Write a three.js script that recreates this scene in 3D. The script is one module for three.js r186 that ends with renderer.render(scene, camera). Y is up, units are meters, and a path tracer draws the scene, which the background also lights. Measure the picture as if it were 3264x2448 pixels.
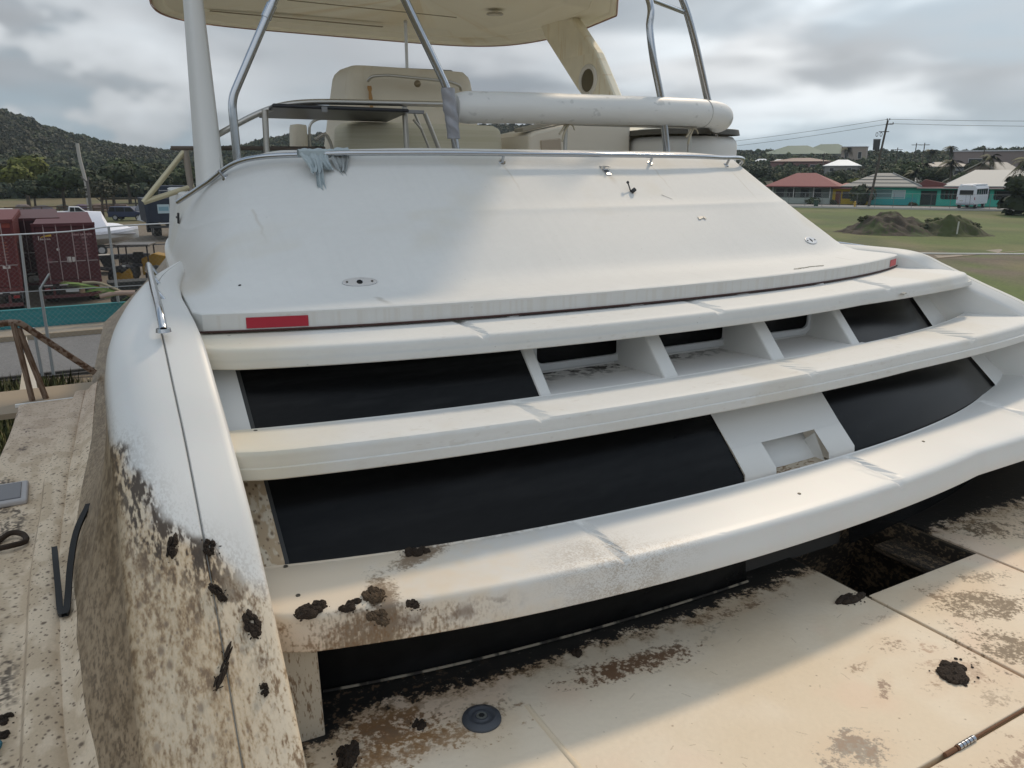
import * as THREE from 'three';
import { mergeGeometries, mergeVertices, toCreasedNormals } from 'three/addons/utils/BufferGeometryUtils.js';
import { RoundedBoxGeometry } from 'three/addons/geometries/RoundedBoxGeometry.js';

// ------------------------------------------------------------------ camera, sky, sun, exposure
const scene = new THREE.Scene();
const EYE = 5.4;                                   // camera height over the yard
const PITCH = Math.atan(212 / 790), YAW = 29.6 * Math.PI / 180;
const camera = new THREE.PerspectiveCamera(2 * Math.atan(384 / 790) * 180 / Math.PI, 1024 / 768, 0.05, 4000);
camera.position.set(0, EYE, 0);
camera.lookAt(Math.sin(YAW) * Math.cos(PITCH), EYE - Math.sin(PITCH), -Math.cos(YAW) * Math.cos(PITCH));
const SUN = new THREE.Vector3(0.92, 1, -0.53).normalize();
const sun = new THREE.DirectionalLight(0xffe8c8, 1.55);
sun.position.copy(SUN).multiplyScalar(60).add(new THREE.Vector3(2, 4, -4));
sun.target.position.set(2, 4, -4);
sun.castShadow = true; sun.shadow.mapSize.set(4096, 4096); sun.shadow.radius = 9;
Object.assign(sun.shadow.camera, { left: -90, right: 90, top: 90, bottom: -90, near: 1, far: 220 });
scene.add(sun, sun.target);
const renderer = new THREE.WebGLRenderer({ antialias: true });
renderer.setSize(1024, 768);
renderer.toneMapping = THREE.LinearToneMapping;
renderer.toneMappingExposure = 1.14;
renderer.shadowMap.enabled = true;
scene.fog = new THREE.FogExp2(0xb4c2cc, 0.00022);

// ------------------------------------------------------------------ noise
function rng(seed) { let s = seed >>> 0; return () => { s = (s + 0x6D2B79F5) >>> 0; let t = Math.imul(s ^ (s >>> 15), 1 | s); t = (t + Math.imul(t ^ (t >>> 7), 61 | t)) ^ t; return ((t ^ (t >>> 14)) >>> 0) / 4294967296; }; }
function h3(x, y, z) { let h = Math.imul(x, 0x27d4eb2d) ^ Math.imul(y, 0x165667b1) ^ Math.imul(z, 0x9e3779b1); h = Math.imul(h ^ (h >>> 15), 0x85ebca6b); h = Math.imul(h ^ (h >>> 13), 0xc2b2ae35); return ((h ^ (h >>> 16)) >>> 0) / 4294967296; }
function n3(x, y, z) {
  const X = Math.floor(x), Y = Math.floor(y), Z = Math.floor(z); x -= X; y -= Y; z -= Z;
  const u = x * x * (3 - 2 * x), v = y * y * (3 - 2 * y), w = z * z * (3 - 2 * z);
  const l = (a, b, t) => a + (b - a) * t;
  return l(l(l(h3(X, Y, Z), h3(X + 1, Y, Z), u), l(h3(X, Y + 1, Z), h3(X + 1, Y + 1, Z), u), v),
    l(l(h3(X, Y, Z + 1), h3(X + 1, Y, Z + 1), u), l(h3(X, Y + 1, Z + 1), h3(X + 1, Y + 1, Z + 1), u), v), w);
}
function n2(x, y) {
  const X = Math.floor(x), Y = Math.floor(y); x -= X; y -= Y;
  const u = x * x * (3 - 2 * x), v = y * y * (3 - 2 * y);
  const a = h3(X, Y, 7), b = h3(X + 1, Y, 7), c = h3(X, Y + 1, 7), d = h3(X + 1, Y + 1, 7);
  return a + (b - a) * u + (c - a) * v + (a - b - c + d) * u * v;
}
function f2(x, y, o = 4) { let s = 0, a = .5, t = 0; for (let i = 0; i < o; i++) { s += a * n2(x, y); t += a; x = x * 2.03 + 17.3; y = y * 2.03 + 5.1; a *= .5; } return s / t; }
function f3(x, y, z, o = 4) { let s = 0, a = .5, t = 0; for (let i = 0; i < o; i++) { s += a * n3(x, y, z); t += a; x = x * 2.03 + 17.3; y = y * 2.03 + 5.1; z = z * 2.03 + 3.7; a *= .5; } return s / t; }
function dots(x, y, cell, seed, prob, r0, r1) { // soft round spots scattered one to a cell
  x /= cell; y /= cell; const X = Math.floor(x), Y = Math.floor(y); let m = 0;
  for (let i = -1; i < 2; i++) for (let j = -1; j < 2; j++) { const a = X + i, b = Y + j; if (h3(a, b, seed) > prob) continue; const r = r0 + (r1 - r0) * h3(a, b, seed + 1) ** 2, dx = x - a - h3(a, b, seed + 2), dy = y - b - h3(a, b, seed + 3), d = Math.hypot(dx, dy) * cell; if (d < r) m = Math.max(m, Math.min(1, 1.6 * (1 - d / r))); }
  return m;
}
const sst = (a, b, x) => { x = Math.min(1, Math.max(0, (x - a) / (b - a))); return x * x * (3 - 2 * x); };
const lerp = (a, b, t) => a + (b - a) * t;
const mix3 = (a, b, t) => [lerp(a[0], b[0], t), lerp(a[1], b[1], t), lerp(a[2], b[2], t)];

// ------------------------------------------------------------------ sky: one computed equirectangular map
{
  const W = 1536, H = 768, data = new Float32Array(W * H * 4);
  for (let j = 0; j < H; j++) for (let i = 0; i < W; i++) {
    const v = (j + .5) / H, u = (i + .5) / W;
    const el = (v - .5) * Math.PI, a = (u - .5) * 2 * Math.PI;
    const dy = Math.sin(el), dx = Math.cos(el) * Math.cos(a), dz = Math.cos(el) * Math.sin(a);
    const e = Math.max(0, dy);
    const az = Math.atan2(dx, -dz);                 // 0 = straight aft of the boat, + to the right
    const s = dx * SUN.x + dy * SUN.y + dz * SUN.z;  // 1 towards the sun
    // clear part: pale at the horizon, grey blue above
    let c = mix3([.35, .43, .485], [.245, .325, .43], sst(0, .5, e));
    // broken cloud layer on a plane: grey from below towards the sun, white where the sun falls on it
    const px = dx / (e + .13), pz = dz / (e + .13), wx = f2(px * .9 + 20, pz * .9, 3) - .5, wz = f2(px * .9, pz * .9 + 31, 3) - .5;
    const big = f2(px * .62 + 3.1 + wx, pz * .62 + 1.7 + wz, 5), fine = f2(px * 2.3 + 9 + wx * 2, pz * 2.3 - 4 + wz * 2, 5);
    const cov = sst(.40, .62, big * .72 + fine * .28), thick = sst(.42, .72, big * .6 + f2(px * 1.2 - 7 + wx, pz * 1.2 + 2, 4) * .4);
    const frontlit = sst(.55, -.5, s), lift = sst(.20, .75, e);
    const body = lerp(.46, .27, thick) + frontlit * .46 + lift * .34;
    c = mix3(c, [body * .94, body * .99, body * 1.05], cov * .9 * sst(.01, .12, e));
    // heaped clouds low over the horizon
    const top = .085 + .11 * f2(az * 3.1 + 40, 2.2, 3);
    const puff = f3(dx * 8 + 3, e * 15, dz * 8, 5);
    const cum = sst(.475, .53, puff + .10 * (1 - e / top)) * sst(top + .04, top - .03, e) * sst(.34, .10, az) * sst(-2.2, -1.4, az);
    const cl = .33 + 1.25 * (puff - .42) + 1.5 * e + .25 * frontlit;
    c = mix3(c, [cl * .94, cl * .99, cl * 1.03], cum * .9);
    // darker shower cloud behind the boat, towards the middle of the view
    const dk = Math.exp(-(((az - .44) / .24) ** 2) - (((e - .15) / .11) ** 2)) * (.6 + .9 * f2(px * 1.1, pz * 1.1, 4));
    c = mix3(c, [.185, .205, .235], Math.min(.85, dk));
    const dk2 = Math.exp(-(((az - .74) / .15) ** 2) - (((e - .23 - .1 * wx) / .045) ** 2)) * (.5 + .7 * fine); c = mix3(c, [.36, .385, .41], Math.min(.8, dk2));
    const bank = 1 - .17 * Math.exp(-((az / .55) ** 2)) * sst(.7, .2, e) * (1 - cum * .8); c = c.map(q => q * bank);     // deeper grey astern, away from the sun
    // veil lit by the sun behind it
    const g = Math.exp((s - 1) * 7.5), g2 = Math.exp((s - 1) * 2.4), tx = .35 + 1.3 * sst(.35, .68, f2(px * 1.3 + 1 + wx, pz * 1.3 + 8 + wz, 5));
    c = [c[0] + (1.25 * g + .15 * g2) * tx, c[1] + (1.25 * g + .15 * g2) * tx, c[2] + (1.22 * g + .15 * g2) * tx];
    if (dy < 0) c = mix3([.43, .52, .57], [.20, .19, .17], sst(0, -.08, dy));
    const k = (j * W + i) * 4, S = 1.0;
    data[k] = c[0] * S; data[k + 1] = c[1] * S; data[k + 2] = c[2] * S; data[k + 3] = 1;
  }
  const t = new THREE.DataTexture(data, W, H, THREE.RGBAFormat, THREE.FloatType);
  t.mapping = THREE.EquirectangularReflectionMapping; t.magFilter = THREE.LinearFilter; t.minFilter = THREE.LinearFilter; t.wrapS = THREE.RepeatWrapping; t.needsUpdate = true;
  scene.background = t; scene.environment = t;
}

// ------------------------------------------------------------------ helpers
const names = {};
function numbered(n) { const k = names[n] = (names[n] ?? -1) + 1; return k ? n + '_' + String(k).padStart(3, '0') : n; }
function tag(o, label, category, group, kind) { if (label) o.userData.label = label; if (category) o.userData.category = category; if (group) o.userData.group = group; if (kind) o.userData.kind = kind; return o; }
function shade(o) { o.castShadow = true; o.receiveShadow = true; return o; }
function mesh(name, geo, mat, parent = scene) { const m = shade(new THREE.Mesh(geo, mat)); m.name = parent === scene ? numbered(name) : name; parent.add(m); return m; }
function thing(name, label, category, pos = [0, 0, 0], turn = 0, group) { const g = new THREE.Group(); g.name = numbered(name); g.position.set(...pos); g.rotation.y = turn; scene.add(g); return tag(g, label, category, group); }
function copy(src, label, pos, turn, scale, group) { const c = src.clone(); c.name = numbered(src.name.replace(/_\d\d\d$/, '')); c.userData = { ...src.userData }; scene.add(c); if (label) c.userData.label = label; if (group) c.userData.group = group; c.position.set(...pos); c.rotation.y = turn; if (scale) c.scale.set(...(Array.isArray(scale) ? scale : [scale, scale, scale])); return c; }
const V = (x, y, z) => new THREE.Vector3(x, y, z);
const vv = a => a.map(p => V(...p));
function clean(g) { for (const k of Object.keys(g.attributes)) if (!['position', 'normal', 'uv'].includes(k)) g.deleteAttribute(k); return g.index ? g.toNonIndexed() : g; }
function merge(list) { return mergeGeometries(list.map(clean)); }
function box(w, h, d, x = 0, y = 0, z = 0, rx = 0, ry = 0, rz = 0) { const g = new THREE.BoxGeometry(w, h, d); if (rx) g.rotateX(rx); if (rz) g.rotateZ(rz); if (ry) g.rotateY(ry); return g.translate(x, y, z); }
function rbox(w, h, d, r, x = 0, y = 0, z = 0, rx = 0, ry = 0, rz = 0) { const g = new RoundedBoxGeometry(w, h, d, 3, Math.min(r, w / 2.01, h / 2.01, d / 2.01)); if (rx) g.rotateX(rx); if (rz) g.rotateZ(rz); if (ry) g.rotateY(ry); return g.translate(x, y, z); }
function tube(pts, r, seg = 0, rad = 10, closed = false, tension = .5) {
  const c = pts.length === 2 ? new THREE.LineCurve3(V(...pts[0]), V(...pts[1])) : new THREE.CatmullRomCurve3(vv(pts), closed, 'catmullrom', tension);
  return new THREE.TubeGeometry(c, seg || (pts.length === 2 ? 1 : pts.length * 8), r, rad, closed);
}
function rod(a, b, r0, r1 = r0, rad = 10) { const A = V(...a), B = V(...b), d = B.clone().sub(A), g = new THREE.CylinderGeometry(r1, r0, d.length(), rad); g.applyQuaternion(new THREE.Quaternion().setFromUnitVectors(V(0, 1, 0), d.normalize())); return g.translate((a[0] + b[0]) / 2, (a[1] + b[1]) / 2, (a[2] + b[2]) / 2); }
// a tube through straight runs with short bends
function bent(pts, r, bend = .04, rad = 10) {
  const out = [];
  for (let i = 0; i < pts.length; i++) {
    if (i === 0 || i === pts.length - 1) { out.push(V(...pts[i])); continue; }
    const p = V(...pts[i]), a = V(...pts[i - 1]), b = V(...pts[i + 1]);
    const da = a.sub(p), db = b.sub(p), la = Math.min(bend, da.length() * .45), lb = Math.min(bend, db.length() * .45);
    const A = p.clone().add(da.normalize().multiplyScalar(la)), B = p.clone().add(db.normalize().multiplyScalar(lb));
    for (let k = 0; k <= 5; k++) { const t = k / 5; out.push(A.clone().multiplyScalar((1 - t) ** 2).add(p.clone().multiplyScalar(2 * t * (1 - t))).add(B.clone().multiplyScalar(t * t))); }
  }
  const path = new THREE.CurvePath();
  for (let i = 0; i < out.length - 1; i++) path.add(new THREE.LineCurve3(out[i], out[i + 1]));
  const g = new THREE.TubeGeometry(new THREE.CatmullRomCurve3(path.getSpacedPoints(Math.max(12, out.length * 2)), false, 'centripetal'), Math.max(24, out.length * 4), r, rad, false);
  return g;
}
function grid(rows, crease = .5) {                  // rows of points -> surface with uv 0..1
  const n = rows.length, m = rows[0].length, p = [], uv = [], ix = [];
  for (let i = 0; i < n; i++) for (let j = 0; j < m; j++) { p.push(...rows[i][j]); uv.push(j / (m - 1), i / (n - 1)); }
  for (let i = 0; i < n - 1; i++) for (let j = 0; j < m - 1; j++) { const a = i * m + j, b = a + 1, c = a + m, d = c + 1; ix.push(a, b, d, a, d, c); }
  let g = new THREE.BufferGeometry(); g.setAttribute('position', new THREE.Float32BufferAttribute(p, 3)); g.setAttribute('uv', new THREE.Float32BufferAttribute(uv, 2)); g.setIndex(ix); g.computeVertexNormals();
  return crease ? toCreasedNormals(g, crease) : g;
}
function surfTex(rows, W, H, fn) {                  // colour computed from the place on the surface, in metres
  const n = rows.length - 1, m = rows[0].length - 1;
  return colorTex(W, H, (u, v) => {
    const fi = v * n, fj = u * m, i = Math.min(n - 1, fi | 0), j = Math.min(m - 1, fj | 0), a = fi - i, b = fj - j;
    const P = [0, 1, 2].map(k => lerp(lerp(rows[i][j][k], rows[i][j + 1][k], b), lerp(rows[i + 1][j][k], rows[i + 1][j + 1][k], b), a));
    return fn(P, u, v);
  });
}
const enc = x => { x = Math.min(1, Math.max(0, x)); return 255 * (x <= .0031308 ? 12.92 * x : 1.055 * x ** (1 / 2.4) - .055) | 0; };
function colorTex(W, H, fn, rep) {
  const d = new Uint8Array(W * H * 4);
  for (let j = 0; j < H; j++) for (let i = 0; i < W; i++) { const c = fn((i + .5) / W, (j + .5) / H), k = (j * W + i) * 4; d[k] = enc(c[0]); d[k + 1] = enc(c[1]); d[k + 2] = enc(c[2]); d[k + 3] = 255; }
  const t = new THREE.DataTexture(d, W, H); t.colorSpace = THREE.SRGBColorSpace; t.magFilter = THREE.LinearFilter; t.minFilter = THREE.LinearFilter; t.wrapS = t.wrapT = THREE.RepeatWrapping; if (rep) t.repeat.set(...rep); t.needsUpdate = true; return t;
}
function grayTex(W, H, fn, rep) {
  const d = new Uint8Array(W * H * 4);
  for (let j = 0; j < H; j++) for (let i = 0; i < W; i++) { const c = 255 * Math.min(1, Math.max(0, fn((i + .5) / W, (j + .5) / H))) | 0, k = (j * W + i) * 4; d[k] = d[k + 1] = d[k + 2] = c; d[k + 3] = 255; }
  const t = new THREE.DataTexture(d, W, H); t.magFilter = THREE.LinearFilter; t.minFilter = THREE.LinearFilter; t.wrapS = t.wrapT = THREE.RepeatWrapping; if (rep) t.repeat.set(...rep); t.needsUpdate = true; return t;
}
const std = (r, g, b, rough = .6, metal = 0, more = {}) => { const m = new THREE.MeshStandardMaterial({ roughness: rough, metalness: metal, side: THREE.DoubleSide, ...more }); m.color.setRGB(r, g, b); return m; };
function uvPlane(g, ax = 0, bz = 2, s = 1) { const p = g.attributes.position, uv = new Float32Array(p.count * 2); for (let i = 0; i < p.count; i++) { uv[2 * i] = p.getComponent(i, ax) * s; uv[2 * i + 1] = p.getComponent(i, bz) * s; } g.setAttribute('uv', new THREE.BufferAttribute(uv, 2)); return g; }
// extruded outline with bevel: outline in (a, b), depth along the third axis
function prism(pts, depth, bevel = 0, axis = 'z') {
  const s = new THREE.Shape(pts.map(p => new THREE.Vector2(p[0], p[1])));
  const g = new THREE.ExtrudeGeometry(s, { depth: depth - 2 * bevel, bevelEnabled: bevel > 0, bevelThickness: bevel, bevelSize: bevel, bevelOffset: -bevel, bevelSegments: 2, curveSegments: 8 });
  g.translate(0, 0, -depth / 2 + bevel);
  if (axis === 'x') g.rotateY(-Math.PI / 2);        // outline (a, b) -> (z, y), extruded along x
  if (axis === 'y') g.rotateX(Math.PI / 2);         // outline (a, b) -> (x, z)
  return g;
}
// ------------------------------------------------------------------ materials of the boat
const gelTex = colorTex(1024, 1024, (u, v) => {
  const a = f2(u * 9, v * 9, 5), b = f2(u * 60, v * 60, 3), st = f2(u * 90, v * 4, 3);
  const k = 1 - .055 * a - .03 * b - .03 * sst(.55, .8, st);
  const y = .045 * sst(.5, .8, f2(u * 5 + 3, v * 5, 4));
  return [.70 * k, .69 * k - y * .25, .655 * k - y];
});
const gelRough = grayTex(512, 512, (u, v) => .50 + .22 * f2(u * 14, v * 14, 4));
const gelcoat = new THREE.MeshPhysicalMaterial({ map: gelTex, roughnessMap: gelRough, roughness: 1, specularIntensity: .45, side: THREE.DoubleSide });
const gelPlain = std(.70, .69, .655, .6);
const cream = std(.92, .875, .72, .6, 0, { map: colorTex(512, 512, (u, v) => { const k = .86 + .18 * f2(u * 8, v * 8, 5), s = sst(.58, .8, f2(u * 40, v * 3, 4)); return [k * (1 - .1 * s), k * (1 - .16 * s), k * (1 - .25 * s)]; }) });
const steel = new THREE.MeshStandardMaterial({ color: 0xb9bcc0, metalness: 1, roughness: .28, roughnessMap: grayTex(256, 256, (u, v) => .6 + .4 * f2(u * 30, v * 12, 4)) });
steel.roughness = .24;
const steelDull = std(.52, .50, .46, .36, .9);
const blackGlass = new THREE.MeshPhysicalMaterial({ color: 0x030303, roughness: .2, roughnessMap: null, side: THREE.DoubleSide, specularIntensity: .3 });
const rubber = std(.018, .018, .017, .75);
const blackPlastic = std(.03, .03, .032, .5);
const greyFrame = std(.42, .44, .45, .5);
const rust = std(.16, .075, .035, .9);
const redTape = std(.42, .015, .035, .45, 0, { map: colorTex(256, 64, (u, v) => { const k = .88 + .2 * f2(u * 30, v * 8, 3), c = ((u * 40 + v * 10) % 1 < .5) ? 1 : .95; return [k * c, k * c, k * c]; }) });
const redFaded = std(.55, .10, .10, .55);
const mud = std(.035, .022, .013, .95, 0, { bumpScale: .004, bumpMap: grayTex(256, 256, (u, v) => f2(u * 24, v * 24, 4)) });
const mudPale = std(.085, .055, .03, .95, 0, { bumpScale: .003, bumpMap: mud.bumpMap });
const screwM = std(.12, .11, .09, .5, .6);
const seamM = std(.20, .19, .17, .8);
const nonskid = grayTex(256, 256, (u, v) => { const a = Math.sin(u * 2 * Math.PI * 32) * Math.sin(v * 2 * Math.PI * 32); return .5 + .5 * Math.sign(a) * Math.abs(a) ** .5; });
// ------------------------------------------------------------------ the catamaran. Boat coordinates: x across, y from the eye height, z aft negative
const boat = thing('catamaran', 'white motor catamaran with muddy foredeck, louvred front windows and cream hardtop', 'boat', [2.4, 0, -4]);
function bp(name, geo, mat, parent = boat, label) { geo = geo.clone().translate(-2.4, EYE, 4); const m = mesh(name, geo, mat, parent); if (label) m.userData.label = label; return m; }
const bow = (x, k = 1) => { const d = x - 2.25; return -k * (.055 * d * d + .006 * d ** 4); };
const DECK = -1.6, SIDE = -1.63;

// --- left and right shoulders of the cabin (the dirty rounded wings beside the louvres)
const edgeL = [ // x, y, z of the inner edge, shoulder width, foot x
  [1.25, -.45, -9.5, .08, .32], [1.02, -.45, -6.5, .10, .07], [.80, -.45, -5.0, .12, -.03], [.58, -.452, -4.3, .14, -.08], [.46, -.455, -3.8, .19, -.11], [.40, -.46, -3.35, .235, -.128], [.38, -.468, -3.02, .275, -.12], [.377, -.492, -2.84, .30, -.125],
  [0.378, -0.542, -2.699, 0.315, -0.12], [0.379, -0.644, -2.546, 0.325, -0.118], [0.382, -0.768, -2.388, 0.335, -0.115], [0.382, -0.919, -2.189, 0.35, -0.1], [0.382, -1.069, -2.042, 0.36, -0.095], [0.382, -1.224, -1.911, 0.37, -0.09], [0.382, -1.356, -1.806, 0.38, -0.085], [0.382, -1.464, -1.724, 0.385, -0.08], [0.382, -1.585, -1.623, 0.39, -0.075], [0.382, -1.814, -1.452, 0.39, -0.07]];
function resample(list, n) { const c = list.map(a => a.slice()); const out = []; for (let i = 0; i < n; i++) { const f = i / (n - 1) * (c.length - 1), k = Math.min(c.length - 2, f | 0), t = f - k, p = c.map(a => a); const P0 = c[Math.max(0, k - 1)], P1 = c[k], P2 = c[k + 1], P3 = c[Math.min(c.length - 1, k + 2)]; out.push(P1.map((_, q) => { const a = P1[q], b = P2[q], m0 = (b - P0[q]) / 2, m1 = (P3[q] - a) / 2, t2 = t * t, t3 = t2 * t; return (2 * t3 - 3 * t2 + 1) * a + (t3 - 2 * t2 + t) * m0 + (-2 * t3 + 3 * t2) * b + (t3 - t2) * m1; })); } return out; }
function shoulderRow([x, y, z, w, foot]) {
  const s = w / .33, r = [];
  const P = (dx, dy) => r.push([x - dx * s, y + dy, z]);
  r.push([x, y - .62, z]); r.push([x, y - .3, z]); r.push([x, y - .02, z]);
  P(.004, -.008); P(.012, -.001); P(.03, .004); P(.06, .010); P(.095, .014); P(.118, .0155); P(.1255, .0155);
  P(.128, .009); P(.132, .009); P(.1345, .015); P(.17, .013); P(.205, .006); P(.24, -.008); P(.272, -.030); P(.298, -.060); P(.316, -.098); P(.327, -.145);
  const sx = x - .33 * s, sy = y - .21;
  r.push([sx, sy, z]);
  const fy = Math.min(SIDE + .055, sy - .03);
  for (let k = 1; k <= 8; k++) { const t = k / 8; r.push([lerp(sx, foot, t ** 1.3), lerp(sy, fy, t), z]); }
  return r;
}
const shoulderStations = resample(edgeL, 110);
const rowsL = shoulderStations.map(shoulderRow);
// mud and mildew on the left shoulder, a function of the place on it
function shoulderDirt(P, u) {
  const [x, y, z] = P, t = (z - y) * .7;                    // t runs down the slope, so that runs and smears are drawn out along it
  const wob = (f3(x * 4, y * 4, z * 4, 5) - .5) * .30;
  const m = y + 1.05 * (x - .05) + .80 + wob;               // below 0: muddy
  const grain = f2(x * 260, t * 170, 3), fine = f2(x * 150, t * 55, 4), mid = f2(x * 46 + 3, t * 13, 5), wide = f2(x * 8 + 9, t * 5, 4);
  let c = [.70, .69, .655].map(q => q * (1 - .05 * wide));
  c = mix3(c, [.47, .445, .40], .62 * sst(.16, -.03, m) * sst(.42, .62, grain * .6 + mid * .4));       // grey mildew fringe
  const n = mid * .34 + fine * .40 + grain * .26;
  let mudc = mix3([.63, .495, .325], [.37, .245, .122], sst(.36, .62, n));
  mudc = mix3(mudc, [.17, .10, .048], sst(.52, .70, n) * .85);
  const sp = Math.max(dots(x + .01 * (mid - .5), t * .62, .030, 5, .40, .004, .012), dots(x, t * .6, .018, 9, .35, .002, .006));
  mudc = mix3(mudc, [.17, .105, .055], sp * .75 * sst(.30, .5, mid + .2 * wide));
  mudc = mudc.map(q => q * (.80 + .40 * grain));
  const clean = Math.min(.92, sst(.22, .37, x) * .85 + sst(.46, .64, wide) * .22) * sst(.68, .46, n);
  c = mix3(c, mix3(mudc, [.70, .60, .45], clean), sst(.03, -.07, m) * .96);
  const band = sst(.03, -.02, m) * sst(-.24, -.10, m) * sst(.40, .20, x) * sst(.455, .57, f2(x * 26 + 4, t * 9, 4) * .55 + fine * .45);   // dark crust along the tide line
  c = mix3(c, [.055, .034, .018], band * .96);
  const side = sst(.60, .72, u);                          // the outer wall below the shoulder is soiled all over
  if (side > 0) { const wall = mix3(mix3([.33, .245, .155], [.18, .125, .07], sst(.36, .62, n)), [.085, .056, .032], Math.max(sst(.50, .68, fine * .6 + grain * .4), dots(z, y, .03, 6, .5, .003, .010)) * .8).map(q => q * (.75 + .5 * grain)); c = mix3(c, wall, side * sst(-.40, -.56, y + .2 * (mid - .5)) * .97); }
  return c;
}
const shoulderMatL = new THREE.MeshPhysicalMaterial({ map: surfTex(rowsL, 1024, 2048, shoulderDirt), roughness: .42, side: THREE.DoubleSide });
const shL = bp('cabin_shoulder', grid(rowsL, .7), shoulderMatL, boat, 'left cabin shoulder with brown mud on its lower half');
// dark sealant line in the joint along the shoulder
bp('joint', tube(shoulderStations.filter((_, i) => i > 40 && i % 3 === 0).map(s => [s[0] - .130 * s[3] / .33, s[1] + .0095, s[2]]), .0016, 120, 5), seamM, shL);
const edgeR = [[4.30, -.45, -9.5, .05, 4.4], [4.34, -.45, -6.5, .10, 4.7], [4.36, -.45, -4.5, .18, 4.86], [4.36, -.465, -3.4, .24, 4.9], [4.36, -.475, -3.0, .27, 4.92], [4.47, -.545, -2.88, .29, 4.96], [4.58, -.64, -2.72, .31, 5.02], [4.76, -.775, -2.50, .33, 5.15], [4.96, -.96, -2.30, .34, 5.3], [5.10, -1.14, -2.10, .35, 5.45], [5.18, -1.38, -1.92, .36, 5.5], [5.22, -1.66, -1.7, .36, 5.6], [5.24, -1.9, -1.52, .36, 5.6]];
const rowsR = resample(edgeR, 80).map(([x, y, z, w, foot]) => shoulderRow([-x, y, z, w, -foot]).map(p => [-p[0], p[1], p[2]]));
const shR = bp('cabin_shoulder', grid(rowsR, .7), gelcoat);

// --- grab rails on the shoulders
for (const s of [0, 1]) {
  const sh = s ? shR : shL;
  const pts = [[.258, -.488, -2.71], [.262, -.435, -2.80], [.285, -.415, -3.15], [.315, -.410, -3.55], [.35, -.412, -4.0], [.355, -.452, -4.15]].map(p => s ? [4.72 - p[0], p[1] - .035, p[2] - .42] : p);
  const r = bp('grab_rail', tube(pts, .013, 60, 10, false, .4), steel, boat);
  for (const k of [2, 3, 4]) bp('standoff', rod([pts[k][0] + (s ? -.04 : .04), pts[k][1] - .06, pts[k][2] + .01], pts[k], .009, .011), steel, r);
  bp('foot_plate', rod([pts[0][0], pts[0][1] - .006, pts[0][2]], [pts[0][0], pts[0][1] + .006, pts[0][2]], .024, .022, 16), steel, r);
}

// --- coachroof: ledge, fillet, raked face and rounded coaming of the flybridge in one sheet
const XC = 2.44;
function ledge(t) {                                  // t -1..1 : left side, front, right side
  if (t < -.5) { const k = (t + 1) / .5; return [lerp(1.05, .377, k ** .4), lerp(-7.2, -2.90, k)]; }
  if (t > .5) { const k = (1 - t) / .5; return [lerp(3.8, 4.365, k ** .4), lerp(-7.2, -3.0, k)]; }
  const x = lerp(.377, 4.365, (t + .5)); return [x, -2.635 + bow(x)];
}
const TW = 1.86, TN = 4.2, TZA = -6.4, TZF = -3.70;
function topRing(t, inset = 0) {
  const w = TW - inset, dz = TZF - inset - TZA, q = 2 ** (-1 / TN);
  if (Math.abs(t) <= .5) { const X = t / .5 * w * q; const tw = Math.abs(X / w); return [XC + X, TZA + dz * (1 - tw ** TN) ** (1 / TN)]; }
  const k = (Math.abs(t) - .5) / .5, zz = lerp(q, -.25, k), X = zz > 0 ? w * (1 - zz ** TN) ** (1 / TN) : w; return [XC + Math.sign(t) * (X - .22 * Math.max(0, q - zz)), TZA + dz * zz];
}
const topY = t => { const a = Math.abs(t); return .104 - .012 * sst(.25, .45, a) - .22 * sst(.46, .64, a); };
// plan fraction, height fraction
const face = [[0, .0], [.0, .005], [.004, .012], [.012, .016], [.10, .022], [.18, .030], [.225, .042], [.265, .062], [.30, .092], [.335, .134], [.37, .182], [.45, .288], [.52, .380], [.59, .472], [.625, .518], [.634, .534], [.645, .543], [.70, .612], [.78, .716], [.86, .820], [.92, .898], [.95, .936], [.972, .965], [.985, .985], [1, 1]];
const rowsC = [];
const tt = []; for (let i = 0; i <= 150; i++) tt.push(-1 + 2 * i / 150);
{
  const low = tt.map(t => { const [x, z] = ledge(t); return [x, -.545, z]; });
  rowsC.push(low); rowsC.push(tt.map(t => { const [x, z] = ledge(t); return [x, -.485, z]; }));
  for (const [a, b] of face) rowsC.push(tt.map(t => { const L = ledge(t), T = topRing(t), y0 = -.482; return [lerp(L[0], T[0], a), lerp(y0, topY(t), b), lerp(L[1], T[1], a)]; }));
  for (const [ins, dy] of [[.012, .006], [.03, .010], [.06, .010], [.13, .010], [.16, .006], [.175, -.01], [.18, -.05], [.185, -.45]]) rowsC.push(tt.map(t => { const T = topRing(t, ins); return [T[0], topY(t) + dy, T[1]]; }));
}
const coachroof = bp('coachroof', grid(rowsC, .75), gelcoat);
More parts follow.
